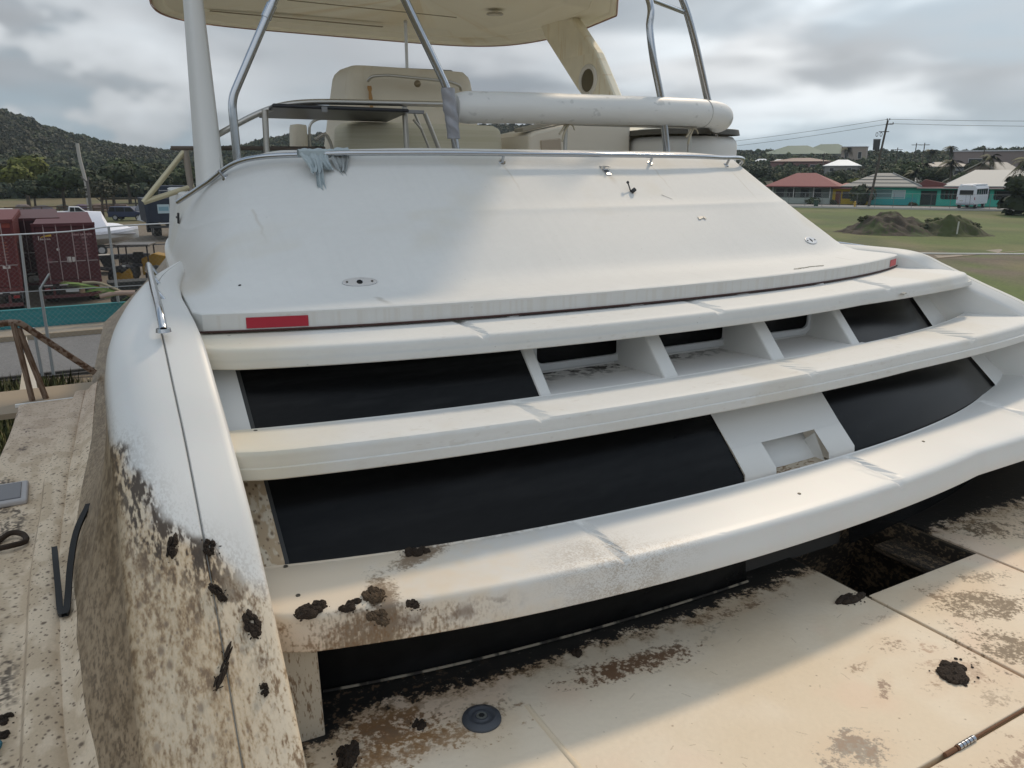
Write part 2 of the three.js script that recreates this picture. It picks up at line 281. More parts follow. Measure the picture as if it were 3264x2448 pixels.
coachroof.material = new THREE.MeshPhysicalMaterial({ roughness: .6, specularIntensity: .45, side: THREE.DoubleSide, map: surfTex(rowsC, 2048, 1024, P => {
  const [x, y, z] = P, w = y - z, a = f2(x * 3, w * 3, 5), b = f2(x * 40, w * 40, 3), drip = f2(x * 55, w * 2.2, 4);
  const k = 1 - .06 * a - .035 * b - .012 * sst(.52, .72, drip);
  let c = [.70 * k, .69 * k, .655 * k];
  c = mix3(c, [.60, .55, .44], .30 * sst(.54, .72, f2(x * 2.2 + 7, w * 2.2, 4)) * sst(2.75, 2.95, w));
  if (y < -.486) c = mix3(c, [.50, .43, .33], sst(.46, .70, f2(x * 75, y * 4, 3)) * .20 * sst(-.55, -.52, y) + .25 * sst(-.525, -.545, y));          // runs down the riser
  const run = (x0, z0, len, wd, s) => sst(wd, 0, Math.abs(x - x0 - .012 * (n2(z * 30, x0) - .5))) * sst(z0 - .01, z0 + .02, z) * sst(z0 + len, z0 + len * .3, z) * s;
  c = mix3(c, [.36, .33, .28], run(1.04, -2.90, .20, .022, .55) + run(3.80, -3.0, .15, .018, .35));
  for (const x0 of [.76, 2.0, 2.95, 3.62]) c = mix3(c, [.42, .36, .27], run(x0, -3.66, .30, .010, .35));
  c = mix3(c, [.34, .27, .19], run(2.60, -3.58, .14, .03, .4));
  c = mix3(c, [.30, .28, .25], dots(x, w, .09, 31, .10, .0015, .004) * .6);
  c = mix3(c, [.45, .38, .29], sst(.62, .50, x) * sst(-3.2, -3.6, z) * .45);
  return c;
}) });
bp('flybridge_floor', box(2.9, .04, 2.4, 2.46, -.36, -5.35), gelPlain);
// black sealing strip between riser and top louvre
bp('sealing_strip', tube([...Array(40)].map((_, i) => { const x = .385 + i / 39 * 3.96; return [x, -.541, -2.632 + bow(x)]; }), .004, 80, 6), std(.06, .025, .02, .8));
// reflectors on the riser
for (const [x0, x1, m, l] of [[.54, .745, redTape, 'bright red reflector'], [4.18, 4.31, redFaded, 'faded red reflector']]) {
  const rows = []; for (let i = 0; i <= 8; i++) { const x = lerp(x0, x1, i / 8), z = -2.635 + bow(x) + .003; rows.push([[x, -.533, z], [x, -.494, z]]); }
  bp('reflector', grid(rows, 0), m, boat, l);
}

// --- louvres
function louver(name, yb, zb, k, depth, drop, lip, x0, x1b, x1f, joints, fr, mat) {
  const xs = []; const N = 220; for (let i = 0; i <= N; i++) xs.push(i / N);
  for (const j of joints) for (const o of [-.02, -.014, -.010, -.005, 0, .005, .010, .014, .02]) { const q = (j + o - x0) / (x1b - x0); if (q > 0 && q < 1) xs.push(q); } xs.sort((a, b) => a - b);
  const prof = [[0, -.014, 0], [0, -.002, 0], [.03, 0, 0], [.08, 0, 1], [.3, 0, 1], [.5, 0, 1], [.78, .0, 1], [.875, -.0008, 1], [.908, -.0035, 1], [.930, -.009, 1], [.943, -.017, 1], [.949, -.026, .9], [.953, -.031, .3], [.958, -.0345, 0], [.966, -.05, 0], [.99, -lip * .55 - .02, 0], [1.0, -lip - .018, 0], [1.0, -lip - .024, 0], [.988, -lip - .028, 0], [.96, -lip - .024, 0], [.93, -.05, 0], [.88, -.03, 0], [.4, -.022, 0], [0, -.016, 0]];
  const rows = prof.map(([d, h, pad]) => xs.map(q => {
    const x1 = lerp(x1b, x1f, d), x = lerp(x0, x1, q);
    let g = 0; for (const j of joints) g = Math.max(g, 1 - sst(.008, .021, Math.abs(x - j)));
    const end = Math.min(1, (q * (x1b - x0)) / .12, ((1 - q) * (x1b - x0)) / .10), rd = 1 - .10 * (1 - end) ** 2 * (d > .5 ? 1 : 0);
    return [x, yb - drop * d + h - (pad ? .011 * g * pad : 0) - (d > 0 && d < .95 && h > -.03 && !pad ? .004 : 0), zb + bow(x, k) + depth * d * rd + (x > 3.4 ? d * (bow(3.4, k) - bow(x, k)) * fr : 0)];
  }));
  const m = bp(name, grid(rows, .45), mat ?? gelcoat);
  return [m, rows];
}
const L1 = louver('louver', -.545, -2.70, 1, .280, .022, .040, .375, 4.42, 4.62, [1.3, 2.4, 3.65], .62);
const L2 = louver('louver', -.80, -2.375, .65, .235, .010, .060, .375, 4.80, 5.22, [1.365, 2.675, 3.95], .55);
// the lowest louvre is soiled at its left end
const L3rowsTmp = louver('louver', -1.153, -2.03, .9, .285, .034, .080, .375, 5.05, 5.25, [1.435, 2.78, 4.1], .95);
const blobs3 = [[.62, -1.90, .14, .05, .3], [.68, -1.93, .05, .16, .2], [.86, -2.10, .13, .045, -.3], [.74, -1.84, .16, .05, .1], [.93, -2.15, .14, .03, .1]];
function louver3Dirt(P, u, v) {
  const [x, y, z] = P, fine = f2(x * 90, z * 90 - y * 80, 4), mid = f2(x * 20 + 2, (z - y) * 20, 5), big = f2(x * 4, z * 4 - y * 3, 3);
  let c = [.70, .69, .655].map(q => q * (1 - .06 * big));
  const warm = sst(1.5, .55, x + (mid - .5) * .5);
  c = mix3(c, [.69, .56, .395], .8 * warm);
  c = mix3(c, [.66, .50, .36], .6 * sst(.7, .45, x + (big - .5) * .3) * sst(-1.17, -1.26, y));
  let d = -1; for (const [bx, bz, rx, rz, r] of blobs3) { const dx = x - bx, dz = z - bz, a = dx * Math.cos(r) + dz * Math.sin(r), b = -dx * Math.sin(r) + dz * Math.cos(r); d = Math.max(d, 1 - Math.hypot(a / rx, b / rz)); }
  c = mix3(c, [.17, .11, .06], sst(-.05, .6, d + (fine - .5) * .9 + (f2(x * 260, z * 260, 2) - .5) * .8) * .85);
  // rusty speckle down the lip
  const lipd = sst(-1.195, -1.22, y) * sst(1.15, .7, x);
  c = mix3(c, [.22, .125, .06], lipd * sst(.44, .68, f2(x * 240, y * 110, 3) * .55 + fine * .2 + f2(x * 40, y * 16, 3) * .25) * .85);
  c = mix3(c, [.16, .10, .06], sst(.03, .0, Math.abs(y + 1.235 + .04 * (mid - .5))) * sst(.62, .74, x) * sst(1.12, 1.0, x) * sst(.4, .6, mid) * .7);
  // grey scuffing around the first joint
  const gr = f2(x * 320, (z - y) * 320, 2), sc = .9 * sst(.30, .05, Math.hypot((x - 1.36) / 1, (z + 1.86) / .55)) + .8 * sst(.3, .05, Math.hypot(x - 1.56, (z + 1.80) / .2));
  c = mix3(c, [.34, .27, .195], Math.min(1, sc) * .8 * sst(.40, .66, gr * .6 + mid * .4) * .8);
  const back = sst(-1.99, -2.06, z - bow(x, .9)) * sst(.75, 1.0, x) * sst(1.7, 1.2, x);
  c = mix3(c, [.24, .17, .10], back * sst(.45, .65, fine * .5 + mid * .5) * .7);
  return c;
}
L3rowsTmp[0].material = new THREE.MeshPhysicalMaterial({ map: surfTex(L3rowsTmp[1], 2048, 512, louver3Dirt), roughness: .45, side: THREE.DoubleSide });
L3rowsTmp[0].userData.label = 'lowest louvre, brown with mud at its left end';
const L3 = L3rowsTmp;
// the upper two: yellowed at their left ends, scuffed here and there
for (const [L, seed] of [[L1, 3], [L2, 9]]) L[0].material = new THREE.MeshPhysicalMaterial({ roughness: .58, specularIntensity: .45, side: THREE.DoubleSide, map: surfTex(L[1], 2048, 256, P => {
  const [x, y, z] = P, w = z - y, a = f2(x * 4 + seed, w * 4, 5), b = f2(x * 60, w * 60, 3), k = 1 - .06 * a - .04 * b;
  let c = [.70 * k, .69 * k, .652 * k];
  c = mix3(c, [.64, .57, .43], sst(.85, .40, x + (f2(x * 7, w * 7, 3) - .5) * .25) * .75);
  c = mix3(c, [.60, .55, .46], .35 * sst(.55, .72, f2(x * 2.4 + seed * 3, w * 2.4, 4)));
  c = mix3(c, [.48, .44, .38], .3 * sst(.72, .80, f2(x * 26 + seed, w * 60, 3)) * sst(.5, .65, f2(x * 1.5, seed, 2)));
  return mix3(c, [.25, .22, .19], dots(x, w, .08, 40 + seed, .12, .0012, .003) * .7);
}) });
// screws
function screws(L, list) { for (const [x, f, yb, zb, k, dep, dr] of list) bp('screw', rod([x, yb - dr * f - .003, zb + bow(x, k) + dep * f], [x, yb - dr * f + .0022, zb + bow(x, k) + dep * f], .0075, .0065, 12), screwM, L[0]); }
screws(L1, [[.48, .30, -.545, -2.70, 1, .285, .03], [.475, .62, -.545, -2.70, 1, .285, .03], [2.0, .35, -.545, -2.70, 1, .285, .03], [3.0, .35, -.545, -2.70, 1, .285, .03]]);
screws(L2, [[.475, .10, -.80, -2.375, .65, .235, .028], [.47, .55, -.80, -2.375, .65, .235, .028], [2.30, .45, -.80, -2.375, .65, .235, .028], [2.66, .3, -.80, -2.375, .65, .235, .028], [4.3, .3, -.80, -2.375, .65, .235, .028]]);
screws(L3, [[.475, .05, -1.153, -2.03, .9, .285, .034], [.47, .60, -1.153, -2.03, .9, .285, .034], [2.31, .55, -1.153, -2.03, .9, .285, .034], [3.25, .3, -1.153, -2.03, .9, .285, .034]]);
// chipped spots on the top louvre and on the ledge
bp('chip', rbox(.05, .006, .02, .003, 3.75, -.603, -2.522, 0, .3, 0), std(.35, .34, .30, .9), L1[0]);

// --- front windows behind the louvres: two long raked black panes with a pale border strip
function windowSheet(x0b, x1b, x0t, x1t, off, yTop, yBot, n = 40) {
  const prof = [yTop, -.80, -1.153, -1.30, yBot].filter(y => y <= yTop && y >= yBot);
  return prof.map(y => [...Array(n)].map((_, i) => {
    const f = (y - yTop) / (yBot - yTop), x = lerp(lerp(x0t, x0b, f), lerp(x1t, x1b, f), i / (n - 1));
    const z = y > -1.153 ? lerp(-2.66, -2.075, (y + .545) / (-1.153 + .545)) : lerp(-2.075, -2.035, (y + 1.153) / (-1.6 + 1.153));
    return [x, y - off * .7, z - off * .7 + bow(x, y > -1.15 ? .9 : .75)];
  }));
}
const dusty = new THREE.MeshPhysicalMaterial({ map: surfTex(windowSheet(.47, 2.30, .47, 1.50, 0, -.50, -1.565), 512, 512, (P) => { const d = f2(P[0] * 3, (P[1] - P[2]) * 7, 5), s = sst(.48, .8, d) * .006 + .004 * f2(P[0] * 30, (P[1] - P[2]) * 30, 3); return [.005 + s, .005 + s, .005 + s]; }), roughness: .24, side: THREE.DoubleSide, specularIntensity: .3 });
const wallWhite = gelPlain, wallDirty = std(.52, .44, .33, .7, 0, { map: colorTex(512, 256, (u, v) => { const a = f2(u * 30, v * 30, 4), b = f2(u * 8, v * 8, 4); return mix3([1, 1, 1], [.32, .2, .11], sst(.52, .68, a * .6 + b * .4) * .85); }) });
const wl = bp('front_window', grid(windowSheet(.44, 1.53, .44, 1.53, 0, -.58, -.86), 0), dusty, boat, 'upper left front window of black glass');
const wl2 = bp('front_window', grid(windowSheet(.44, 2.245, .44, 2.215, 0, -.84, -1.60), 0), dusty, boat, 'lower left front window of black glass');
const wr = bp('front_window', grid(windowSheet(3.34, 4.28, 3.33, 4.26, 0, -.58, -.86), 0), dusty, boat, 'upper right front window of black glass');
const wr2 = bp('front_window', grid(windowSheet(2.89, 4.60, 2.88, 4.42, 0, -.84, -1.60), 0), dusty, boat, 'lower right front window of black glass');
bp('window_sill', tube([...Array(20)].map((_, i) => { const x = lerp(.55, 2.24, i / 19); return [x, -1.590, -2.022 + bow(x, .75)]; }), .005, 60, 6), std(1, 1, 1, .85, 0, { map: colorTex(512, 8, (u) => mix3([.03, .026, .022], [.26, .23, .18], sst(.42, .62, f2(u * 40, 2, 4)))) }), wl2);
bp('window_border', grid(windowSheet(.36, .478, .36, .47, -.012, -.58, -.86, 4), 0), wallWhite, wl);
const borderRows = windowSheet(.36, .478, .36, .475, -.012, -.86, -1.60, 4);
bp('window_border', grid(borderRows, 0), new THREE.MeshStandardMaterial({ roughness: .7, side: THREE.DoubleSide, map: surfTex(borderRows, 128, 512, P => { const n = f2(P[0] * 70, P[1] * 50, 4), sp = Math.max(dots(P[0], P[1], .016, 3, .5, .002, .007), dots(P[0], P[1], .03, 8, .4, .004, .012)); return mix3(mix3([.66, .57, .43], [.48, .36, .23], sst(.4, .6, n)), [.14, .08, .04], sp * .85); }) }), wl2, 'mud splashed border strip');
bp('window_border', grid(windowSheet(4.22, 4.9, 4.20, 4.8, -.012, -.58, -.86, 4), 0), wallWhite, wr);
bp('window_border', grid(windowSheet(4.52, 5.1, 4.40, 5.0, -.012, -.86, -1.60, 4), 0), wallWhite, wr2);
bp('window_edge', grid(windowSheet(.474, .492, .467, .485, -.006, -.58, -.86, 4), 0), std(.045, .045, .042, .6), wl);
bp('window_edge', grid(windowSheet(.474, .492, .472, .488, -.006, -.86, -1.55, 4), 0), std(.035, .035, .033, .6), wl2);
// --- upper middle bay with three portlights between sloping fins
const greyFrame2 = std(.55, .56, .56, .5);
const bayZ = -2.74;
const bay = bp('portlight_bay', merge([box(1.95, .5, .03, 2.43, -.74, bayZ - .015)]), gelPlain);
{
  const shelfTex = surfTex([[[1.5, 0, -2.74], [3.4, 0, -2.74]], [[1.5, 0, -2.38], [3.4, 0, -2.38]]], 1024, 256, P => { const a = f2(P[0] * 40, P[2] * 40, 4), d = sst(-2.56, -2.72, P[2] + (f2(P[0] * 7, P[2] * 7, 4) - .5) * .22); return mix3([.75, .73, .69], [.05, .04, .03], sst(.40, .62, a) * d * sst(3.1, 2.2, P[0] + .4 * (a - .5))); });
  bp('shelf', grid([[[1.5, -.818, -2.74], [3.4, -.818, -2.74]], [[1.5, -.812, -2.375], [3.4, -.812, -2.395]]], 0), new THREE.MeshStandardMaterial({ map: shelfTex, roughness: .6, side: THREE.DoubleSide }), bay, 'dusty shelf below the portlights');
  for (const [x, w] of [[1.525, .05], [2.115, .075], [2.745, .08], [3.335, .06]]) {
    const b = bow(x, .9);
    bp('fin', prism([[-2.75, -.84], [-2.375 + b, -.84], [-2.40 + b, -.805], [-2.665 + b, -.52], [-2.75, -.5]], w, .008, 'x').translate(x, 0, 0), gelPlain, bay);
  }
  for (const x of [1.88, 2.50, 3.07]) {
    const s = new THREE.Shape(), o = new THREE.Path(), rr = (S, w, h, r) => { S.moveTo(-w + r, -h); S.lineTo(w - r, -h); S.quadraticCurveTo(w, -h, w, -h + r); S.lineTo(w, h - r); S.quadraticCurveTo(w, h, w - r, h); S.lineTo(-w + r, h); S.quadraticCurveTo(-w, h, -w, h - r); S.lineTo(-w, -h + r); S.quadraticCurveTo(-w, -h, -w + r, -h); };
    rr(s, .245, .115, .06); rr(o, .222, .092, .045); s.holes.push(o);
    const fr = bp('portlight', new THREE.ExtrudeGeometry(s, { depth: .018, bevelEnabled: true, bevelThickness: .006, bevelSize: .005, bevelSegments: 3, curveSegments: 8 }).translate(x, -.685, bayZ), greyFrame2, boat);
    bp('pane', box(.45, .19, .008, x, -.685, bayZ + .008), blackGlass, fr);
  }
}
// --- lower middle bay above the footwell
const lowBay = bp('walkthrough_panel', grid(windowSheet(2.225, 2.895, 2.20, 2.888, -.006, -.84, -1.07, 8), 0), gelPlain);
bp('bay_cheek', grid(windowSheet(2.232, 2.415, 2.224, 2.39, -.008, -1.07, -1.30, 5), 0), gelPlain, lowBay);
bp('bay_cheek', grid(windowSheet(2.735, 2.905, 2.715, 2.893, -.008, -1.07, -1.30, 5), 0), gelPlain, lowBay);
bp('recess_back', grid(windowSheet(2.39, 2.74, 2.38, 2.73, .07, -1.0, -1.30, 6), 0), gelPlain, lowBay);
for (const xa of [2.392, 2.716]) bp('bay_return', grid([[[xa, -1.078, -2.155], [xa, -1.13, -2.215]], [[xa + .02, -1.30, -2.04], [xa + .02, -1.36, -2.16]]], 0), gelPlain, lowBay);
bp('bay_floor', grid([[[2.38, -1.185, -2.2], [2.76, -1.185, -2.2]], [[2.38, -1.195, -2.02], [2.76, -1.195, -2.02]]], 0), wallDirty, lowBay, 'sooty floor of the recess');
bp('lower_wall', box(.62, .36, .03, 2.57, -1.43, -2.11), std(.05, .045, .04, .8), lowBay);
// --- foredeck panels, footwell, side deck
const DX0 = .2, DX1 = 5.3, DZ0 = -2.4, DZ1 = -.3;
const stains = [ // x, z, rx, rz, turn, colour, strength, noise threshold
  [.66, -1.92, .24, .14, .2, [.20, .095, .032], .95, .42], [.72, -1.82, .34, .08, .1, [.27, .145, .055], .8, .42], [1.50, -1.815, .26, .055, .12, [.17, .095, .05], 1, .36], [2.05, -1.90, .3, .035, .05, [.2, .12, .07], .8, .46], [1.15, -1.99, .16, .05, 0, [.08, .05, .03], .9, .42], [1.80, -1.178, .11, .075, .2, [.26, .24, .20], 1.2, .36], [1.80, -1.18, .16, .1, .2, [.30, .17, .09], .5, .5],
  [2.41, -1.26, .16, .11, .3, [.36, .22, .14], .55, .45], [2.36, -1.46, .09, .07, .1, [.20, .12, .07], .7, .48], [2.16, -1.44, .09, .035, -.2, [.24, .15, .09], .75, .48], [2.12, -1.32, .10, .03, -.5, [.24, .15, .10], .85, .46], [2.25, -1.24, .07, .05, 0, [.30, .20, .12], .6, .5], [2.46, -1.38, .05, .05, 0, [.35, .2, .12], .6, .45],
  [2.40, -1.12, .16, .07, .2, [.28, .2, .13], .6, .5], [2.52, -1.17, .08, .06, 0, [.10, .06, .04], .8, .5], [2.44, -1.60, .12, .05, .1, [.28, .17, .10], .5, .5],
  [2.90, -1.46, .26, .15, .5, [.19, .135, .08], 1, .42], [2.72, -1.24, .20, .14, .5, [.19, .135, .08], 1, .41], [3.10, -1.58, .22, .10, .2, [.2, .15, .10], .8, .50], [2.80, -1.62, .14, .06, 0, [.26, .17, .1], .6, .52], [2.95, -1.15, .2, .1, .3, [.24, .18, .12], .7, .52],
  [3.58, -1.86, .20, .14, .2, [.15, .105, .06], 1, .42], [3.75, -1.72, .24, .16, .2, [.2, .15, .10], .9, .47], [4.05, -1.85, .30, .16, 0, [.2, .15, .10], .8, .48],
  [2.2, -.92, .25, .10, .1, [.22, .13, .08], .8, .48], [1.9, -.98, .1, .06, 0, [.25, .13, .08], .8, .48]];
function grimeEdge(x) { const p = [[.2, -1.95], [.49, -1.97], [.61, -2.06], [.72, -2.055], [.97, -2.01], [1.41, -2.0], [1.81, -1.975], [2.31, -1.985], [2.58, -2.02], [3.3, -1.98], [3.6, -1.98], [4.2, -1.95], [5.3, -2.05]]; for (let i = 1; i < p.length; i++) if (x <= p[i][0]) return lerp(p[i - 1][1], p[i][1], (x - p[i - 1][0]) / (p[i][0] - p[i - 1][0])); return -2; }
const hairs = (() => { const r = rng(41), o = []; for (let i = 0; i < 90; i++) o.push([lerp(.8, 3.2, r()), lerp(-1.95, -.9, r()), r() * 3.14, .006 + .014 * r()]); return o; })();
const deckTex = colorTex(2048, 1024, (u, v) => {
  const x = DX0 + u * (DX1 - DX0), z = DZ0 + v * (DZ1 - DZ0);
  const fine = f2(x * 95, z * 95, 4), mid = f2(x * 24, z * 24, 5), big = f2(x * 2.5, z * 2.5, 4), gr = f2(x * 260, z * 260, 2);
  let c = mix3([.74, .63, .48], [.69, .565, .405], sst(.35, .65, big)); c = c.map(q => q * (1 - .05 * fine));
  c = mix3(c, [.72, .50, .36], .35 * sst(.52, .7, f2(x * 3 + 9, z * 3, 3)));
  for (const [bx, bz, rx, rz, r, col, s, th] of stains) {
    const dx = x - bx, dz = z - bz; if (Math.abs(dx) > .6 || Math.abs(dz) > .6) continue;
    const a = (dx * Math.cos(r) + dz * Math.sin(r)) / rx, b = (-dx * Math.sin(r) + dz * Math.cos(r)) / rz, d = 1 - Math.hypot(a, b);
    if (d < -.25) continue;
    const n = fine * .40 + mid * .38 + gr * .22;
    c = mix3(c, mix3(c, [.62, .42, .26], .5), sst(-.3, .4, d) * .35);
    c = mix3(c, col, Math.min(1, s * sst(th - .03, th + .11, n - .20 * (1 - sst(-.05, .7, d)))));
  }
  // black grime along the foot of the windows, fading through brown
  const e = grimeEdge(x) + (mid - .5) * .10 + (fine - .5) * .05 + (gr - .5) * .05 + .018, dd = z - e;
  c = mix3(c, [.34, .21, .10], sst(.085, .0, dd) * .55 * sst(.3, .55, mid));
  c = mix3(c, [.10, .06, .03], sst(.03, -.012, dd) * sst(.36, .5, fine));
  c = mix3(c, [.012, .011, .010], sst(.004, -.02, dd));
  c = mix3(c, [.40, .37, .30], sst(.68, .74, f2(x * 60, z * 130, 3)) * sst(.012, -.012, Math.abs(dd + .09)) * .7 * sst(.2, .3, x));
  // row of mottles in front of it
  c = mix3(c, [.20, .135, .085], sst(.55, .63, fine * .6 + mid * .4) * Math.exp(-(((dd - .10) / .045) ** 2)) * .7 * sst(.46, .6, f2(x * 5, z * 5 + 30, 3)));
  c = mix3(c, [.22, .14, .08], sst(.64, .69, f2(x * 60 + 7, z * 60, 3)) * sst(1.2, .6, x) * sst(-1.72, -1.85, z) * .6);
  for (const [hx, hz, t, l] of hairs) { const dx = x - hx, dz = z - hz; if (Math.abs(dx) + Math.abs(dz) > .03) continue; const a = Math.abs(dx * Math.cos(t) + dz * Math.sin(t)), b = Math.abs(-dx * Math.sin(t) + dz * Math.cos(t)); if (a < l && b < .0013) c = mix3(c, [.28, .2, .12], .5); }
  c = mix3(c, [.2, .13, .08], dots(x, z, .05, 4, .16, .002, .005) * .7);
  return c;
});
const deckM = new THREE.MeshStandardMaterial({ map: deckTex, roughness: .62, side: THREE.DoubleSide, bumpMap: grayTex(1024, 512, (u, v) => f2(u * 420, v * 170, 3)), bumpScale: .0012 });
function deckPanel(name, x0, x1, z0, z1, label) {
  const g = new RoundedBoxGeometry(x1 - x0, .034, z1 - z0, 2, .005).translate((x0 + x1) / 2, DECK - .017, (z0 + z1) / 2), p = g.attributes.position, uv = new Float32Array(p.count * 2);
  for (let i = 0; i < p.count; i++) { uv[2 * i] = (p.getX(i) - DX0) / (DX1 - DX0); uv[2 * i + 1] = (p.getZ(i) - DZ0) / (DZ1 - DZ0); }
  g.setAttribute('uv', new THREE.BufferAttribute(uv, 2)); return bp(name, g, deckM, boat, label);
}
const foredeck = deckPanel('foredeck_panel', .28, 2.568, -2.36, -1.046, 'left foredeck panel with black grime below the window');
const lid = deckPanel('hatch_lid', 2.584, 3.300, -1.722, -1.046, 'hatch lid mottled with brown mud');
const foredeckR = deckPanel('foredeck_panel', 3.316, 5.29, -2.36, -1.046);
deckPanel('foredeck_panel', .28, 5.29, -1.032, -.32);
const under = bp('deck_frame', merge([box(2.35, .02, 2.1, 1.4, DECK - .05, -1.32), box(2.0, .02, 2.1, 4.3, DECK - .05, -1.32), box(.76, .02, 1.43, 2.94, DECK - .05, -1.0)]), std(.06, .035, .02, .9));
bp('panel_bead', tube([[1.092, DECK - .012, -1.80], [1.080, DECK - .007, -1.76], [1.06, DECK - .007, -1.05]], .012, 20, 8), std(.68, .56, .40, .65), foredeck);
// footwell: sooty tub open to the sky
const sooty = new THREE.MeshStandardMaterial({ roughness: .9, side: THREE.DoubleSide, map: colorTex(512, 512, (u, v) => { const a = f2(u * 50, v * 50, 4), b = f2(u * 9, v * 9, 4); return mix3([.035, .028, .021], [.24, .17, .10], sst(.46, .70, a * .6 + b * .4)); }) });
const well = bp('footwell', merge([box(.73, .02, .62, 2.94, DECK - .46, -2.0), box(.02, .46, .62, 2.575, DECK - .24, -2.03), box(.02, .46, .62, 3.308, DECK - .24, -2.03), box(.73, .46, .02, 2.94, DECK - .24, -1.715), box(.73, .46, .02, 2.94, DECK - .24, -2.32)]), sooty);
bp('step', rbox(.16, .03, .34, .006, 3.22, DECK - .10, -1.93), sooty, well);
// hinge on the transverse seam
const hinge = bp('hinge', merge([rod([2.0, DECK + .004, -1.037], [2.05, DECK + .004, -1.037], .007), rod([2.055, DECK + .004, -1.037], [2.14, DECK + .004, -1.037], .0085), rod([2.145, DECK + .004, -1.037], [2.6, DECK + .002, -1.037], .004)]), rust);
bp('hinge_barrel', merge([0, 1, 2, 3, 4].map(i => rod([2.062 + i * .016, DECK + .005, -1.037], [2.074 + i * .016, DECK + .005, -1.037], .0095))), steel, hinge);
// round deck filler
{
  const prof = [[.0, .012], [.016, .012], [.018, .016], [.024, .016], [.026, .012], [.034, .012], [.040, .017], [.044, .015], [.058, .010], [.060, .004], [.060, 0]].map(p => new THREE.Vector2(...p));
  const f = bp('deck_filler', new THREE.LatheGeometry(prof, 40).translate(.93, DECK + .001, -1.823), std(.055, .06, .07, .55));
  bp('filler_key', merge([rod([.93, DECK + .012, -1.823], [.93, DECK + .0165, -1.823], .017, .016, 20)]), std(.25, .26, .24, .4, .6), f);
  bp('key_hole', rod([.93, DECK + .0145, -1.823], [.93, DECK + .0172, -1.823], .010, .010, 6), std(.01, .01, .01, .8), f);
}
// leg strip beside the coaming foot
bp('coaming_leg', rbox(.115, .36, .03, .006, .445, -1.43, -2.03, -.12, -.06, 0), wallDirty, boat, 'muddy upright at the end of the lowest louvre');

// --- side deck with its moulded kerb
const sdRows = [];
for (let i = 0; i <= 60; i++) {
  const z = lerp(-.6, -6.55, i / 60);
  const out = z > -2 ? -.76 : lerp(-.76, -.39, sst(-2, -6.6, z)), k = z < -4.7 ? lerp(-.222, -.03, (z + 4.7) / -1.85) : lerp(-.27, -.222, sst(-3.3, -4.7, z));
  const foot = (() => { const s = shoulderStations; for (let q = 0; q < s.length - 1; q++) if (s[q][2] <= z && s[q + 1][2] >= z) return lerp(s[q][4], s[q + 1][4], (z - s[q][2]) / (s[q + 1][2] - s[q][2])); return -.07; })();
  const rise = .044;
  sdRows.push([[out - .03, SIDE - .30, z], [out - .02, SIDE - .03, z], [out, SIDE - .006, z], [out + .03, SIDE, z], [lerp(out, k, .5), SIDE, z], [k - .028, SIDE, z], [k - .016, SIDE + .004, z], [k - .006, SIDE + .026, z], [k, SIDE + rise, z], [k + .012, SIDE + rise + .006, z], [lerp(k, foot, .45), SIDE + rise + .010, z], [lerp(k, foot, .62), SIDE + rise + .006, z], [lerp(k, foot, .66), SIDE + rise + .001, z], [lerp(k, foot, .70), SIDE + rise + .006, z], [foot - .012, SIDE + rise + .012, z], [foot + .004, SIDE + rise + .034, z], [foot + .05, SIDE + rise + .06, z], [foot + .12, SIDE + .0, z]]);
}
function sideDirt(P) {
  const [x, y, z] = P, grain = f2(x * 260, z * 200, 3), fine = f2(x * 110, z * 70, 4), mid = f2(x * 18, z * 9, 5);
  let c = mix3([.67, .54, .385], [.53, .41, .275], sst(.38, .64, mid)).map(q => q * (.90 + .2 * grain));
  c = mix3(c, [.15, .10, .065], dots(x, z * .8, .020, 5, .55, .003, .007) * .9);
  c = mix3(c, [.12, .08, .05], dots(x, z * .8, .036, 15, .35, .004, .012) * .9);
  c = mix3(c, [.055, .038, .024], sst(.54, .66, f2(x * 12 + 4, z * 6, 5)) * sst(.38, .60, fine) * sst(-.27, -.34, x) * .9);
  c = mix3(c, [.36, .26, .22], sst(-4.6, -6.2, z) * .35);
  c = mix3(c, [.27, .20, .14], sst(.022, 0, Math.abs(y - SIDE - .020)) * .5 * sst(-.1, -.2, x));
  return c;
}
bp('side_deck', grid(sdRows, .6), new THREE.MeshStandardMaterial({ map: surfTex(sdRows, 512, 2048, sideDirt), roughness: .75, side: THREE.DoubleSide }), boat, 'left side deck speckled with mud');
bp('side_deck_end', box(.6, .5, .03, -.12, SIDE - .25, -6.56), gelPlain);
{
  const h = bp('deck_hatch', rbox(.26, .03, .30, .012, -.43, SIDE + .014, -4.6), std(.40, .38, .37, .6));
  bp('hatch_pane', rbox(.20, .012, .24, .005, -.43, SIDE + .028, -4.6), std(.10, .10, .11, .25), h);
}
// --- right side deck and hulls, so that the boat stands complete
bp('side_deck', box(.5, .05, 7, 5.45, SIDE - .02, -3.6), gelPlain);
for (const s of [0, 1]) {
  const rows = [];
  for (let i = 0; i <= 30; i++) {
    const z = lerp(.1, -9.6, i / 30), b = sst(1.2, -2.5, z), keel = -EYE + .35 + .5 * (1 - b);
    const sec = [[-.76 + .40 * (1 - b), SIDE - .03], [-.74 + .42 * (1 - b), -2.2], [-.66 + .45 * (1 - b), -3.2], [-.45 + .3 * (1 - b), -4.4], [-.05, keel], [.38, -4.4], [.60, -3.4], [.72, -2.6], [.74, -2.2]];
    rows.push(sec.map(([x, y]) => { x -= z < -5.5 ? 0 : 0; const px = z < -2 ? x + sst(-2, -6.6, z) * .35 * (x < 0 ? 1 : .2) : x; return [s ? 4.76 - px : px, y, z]; }));
  }
  bp('hull', grid(rows, .5), gelPlain);
}
bp('bridge_deck', box(3.4, .1, 9, 2.38, -2.25, -5), gelPlain);
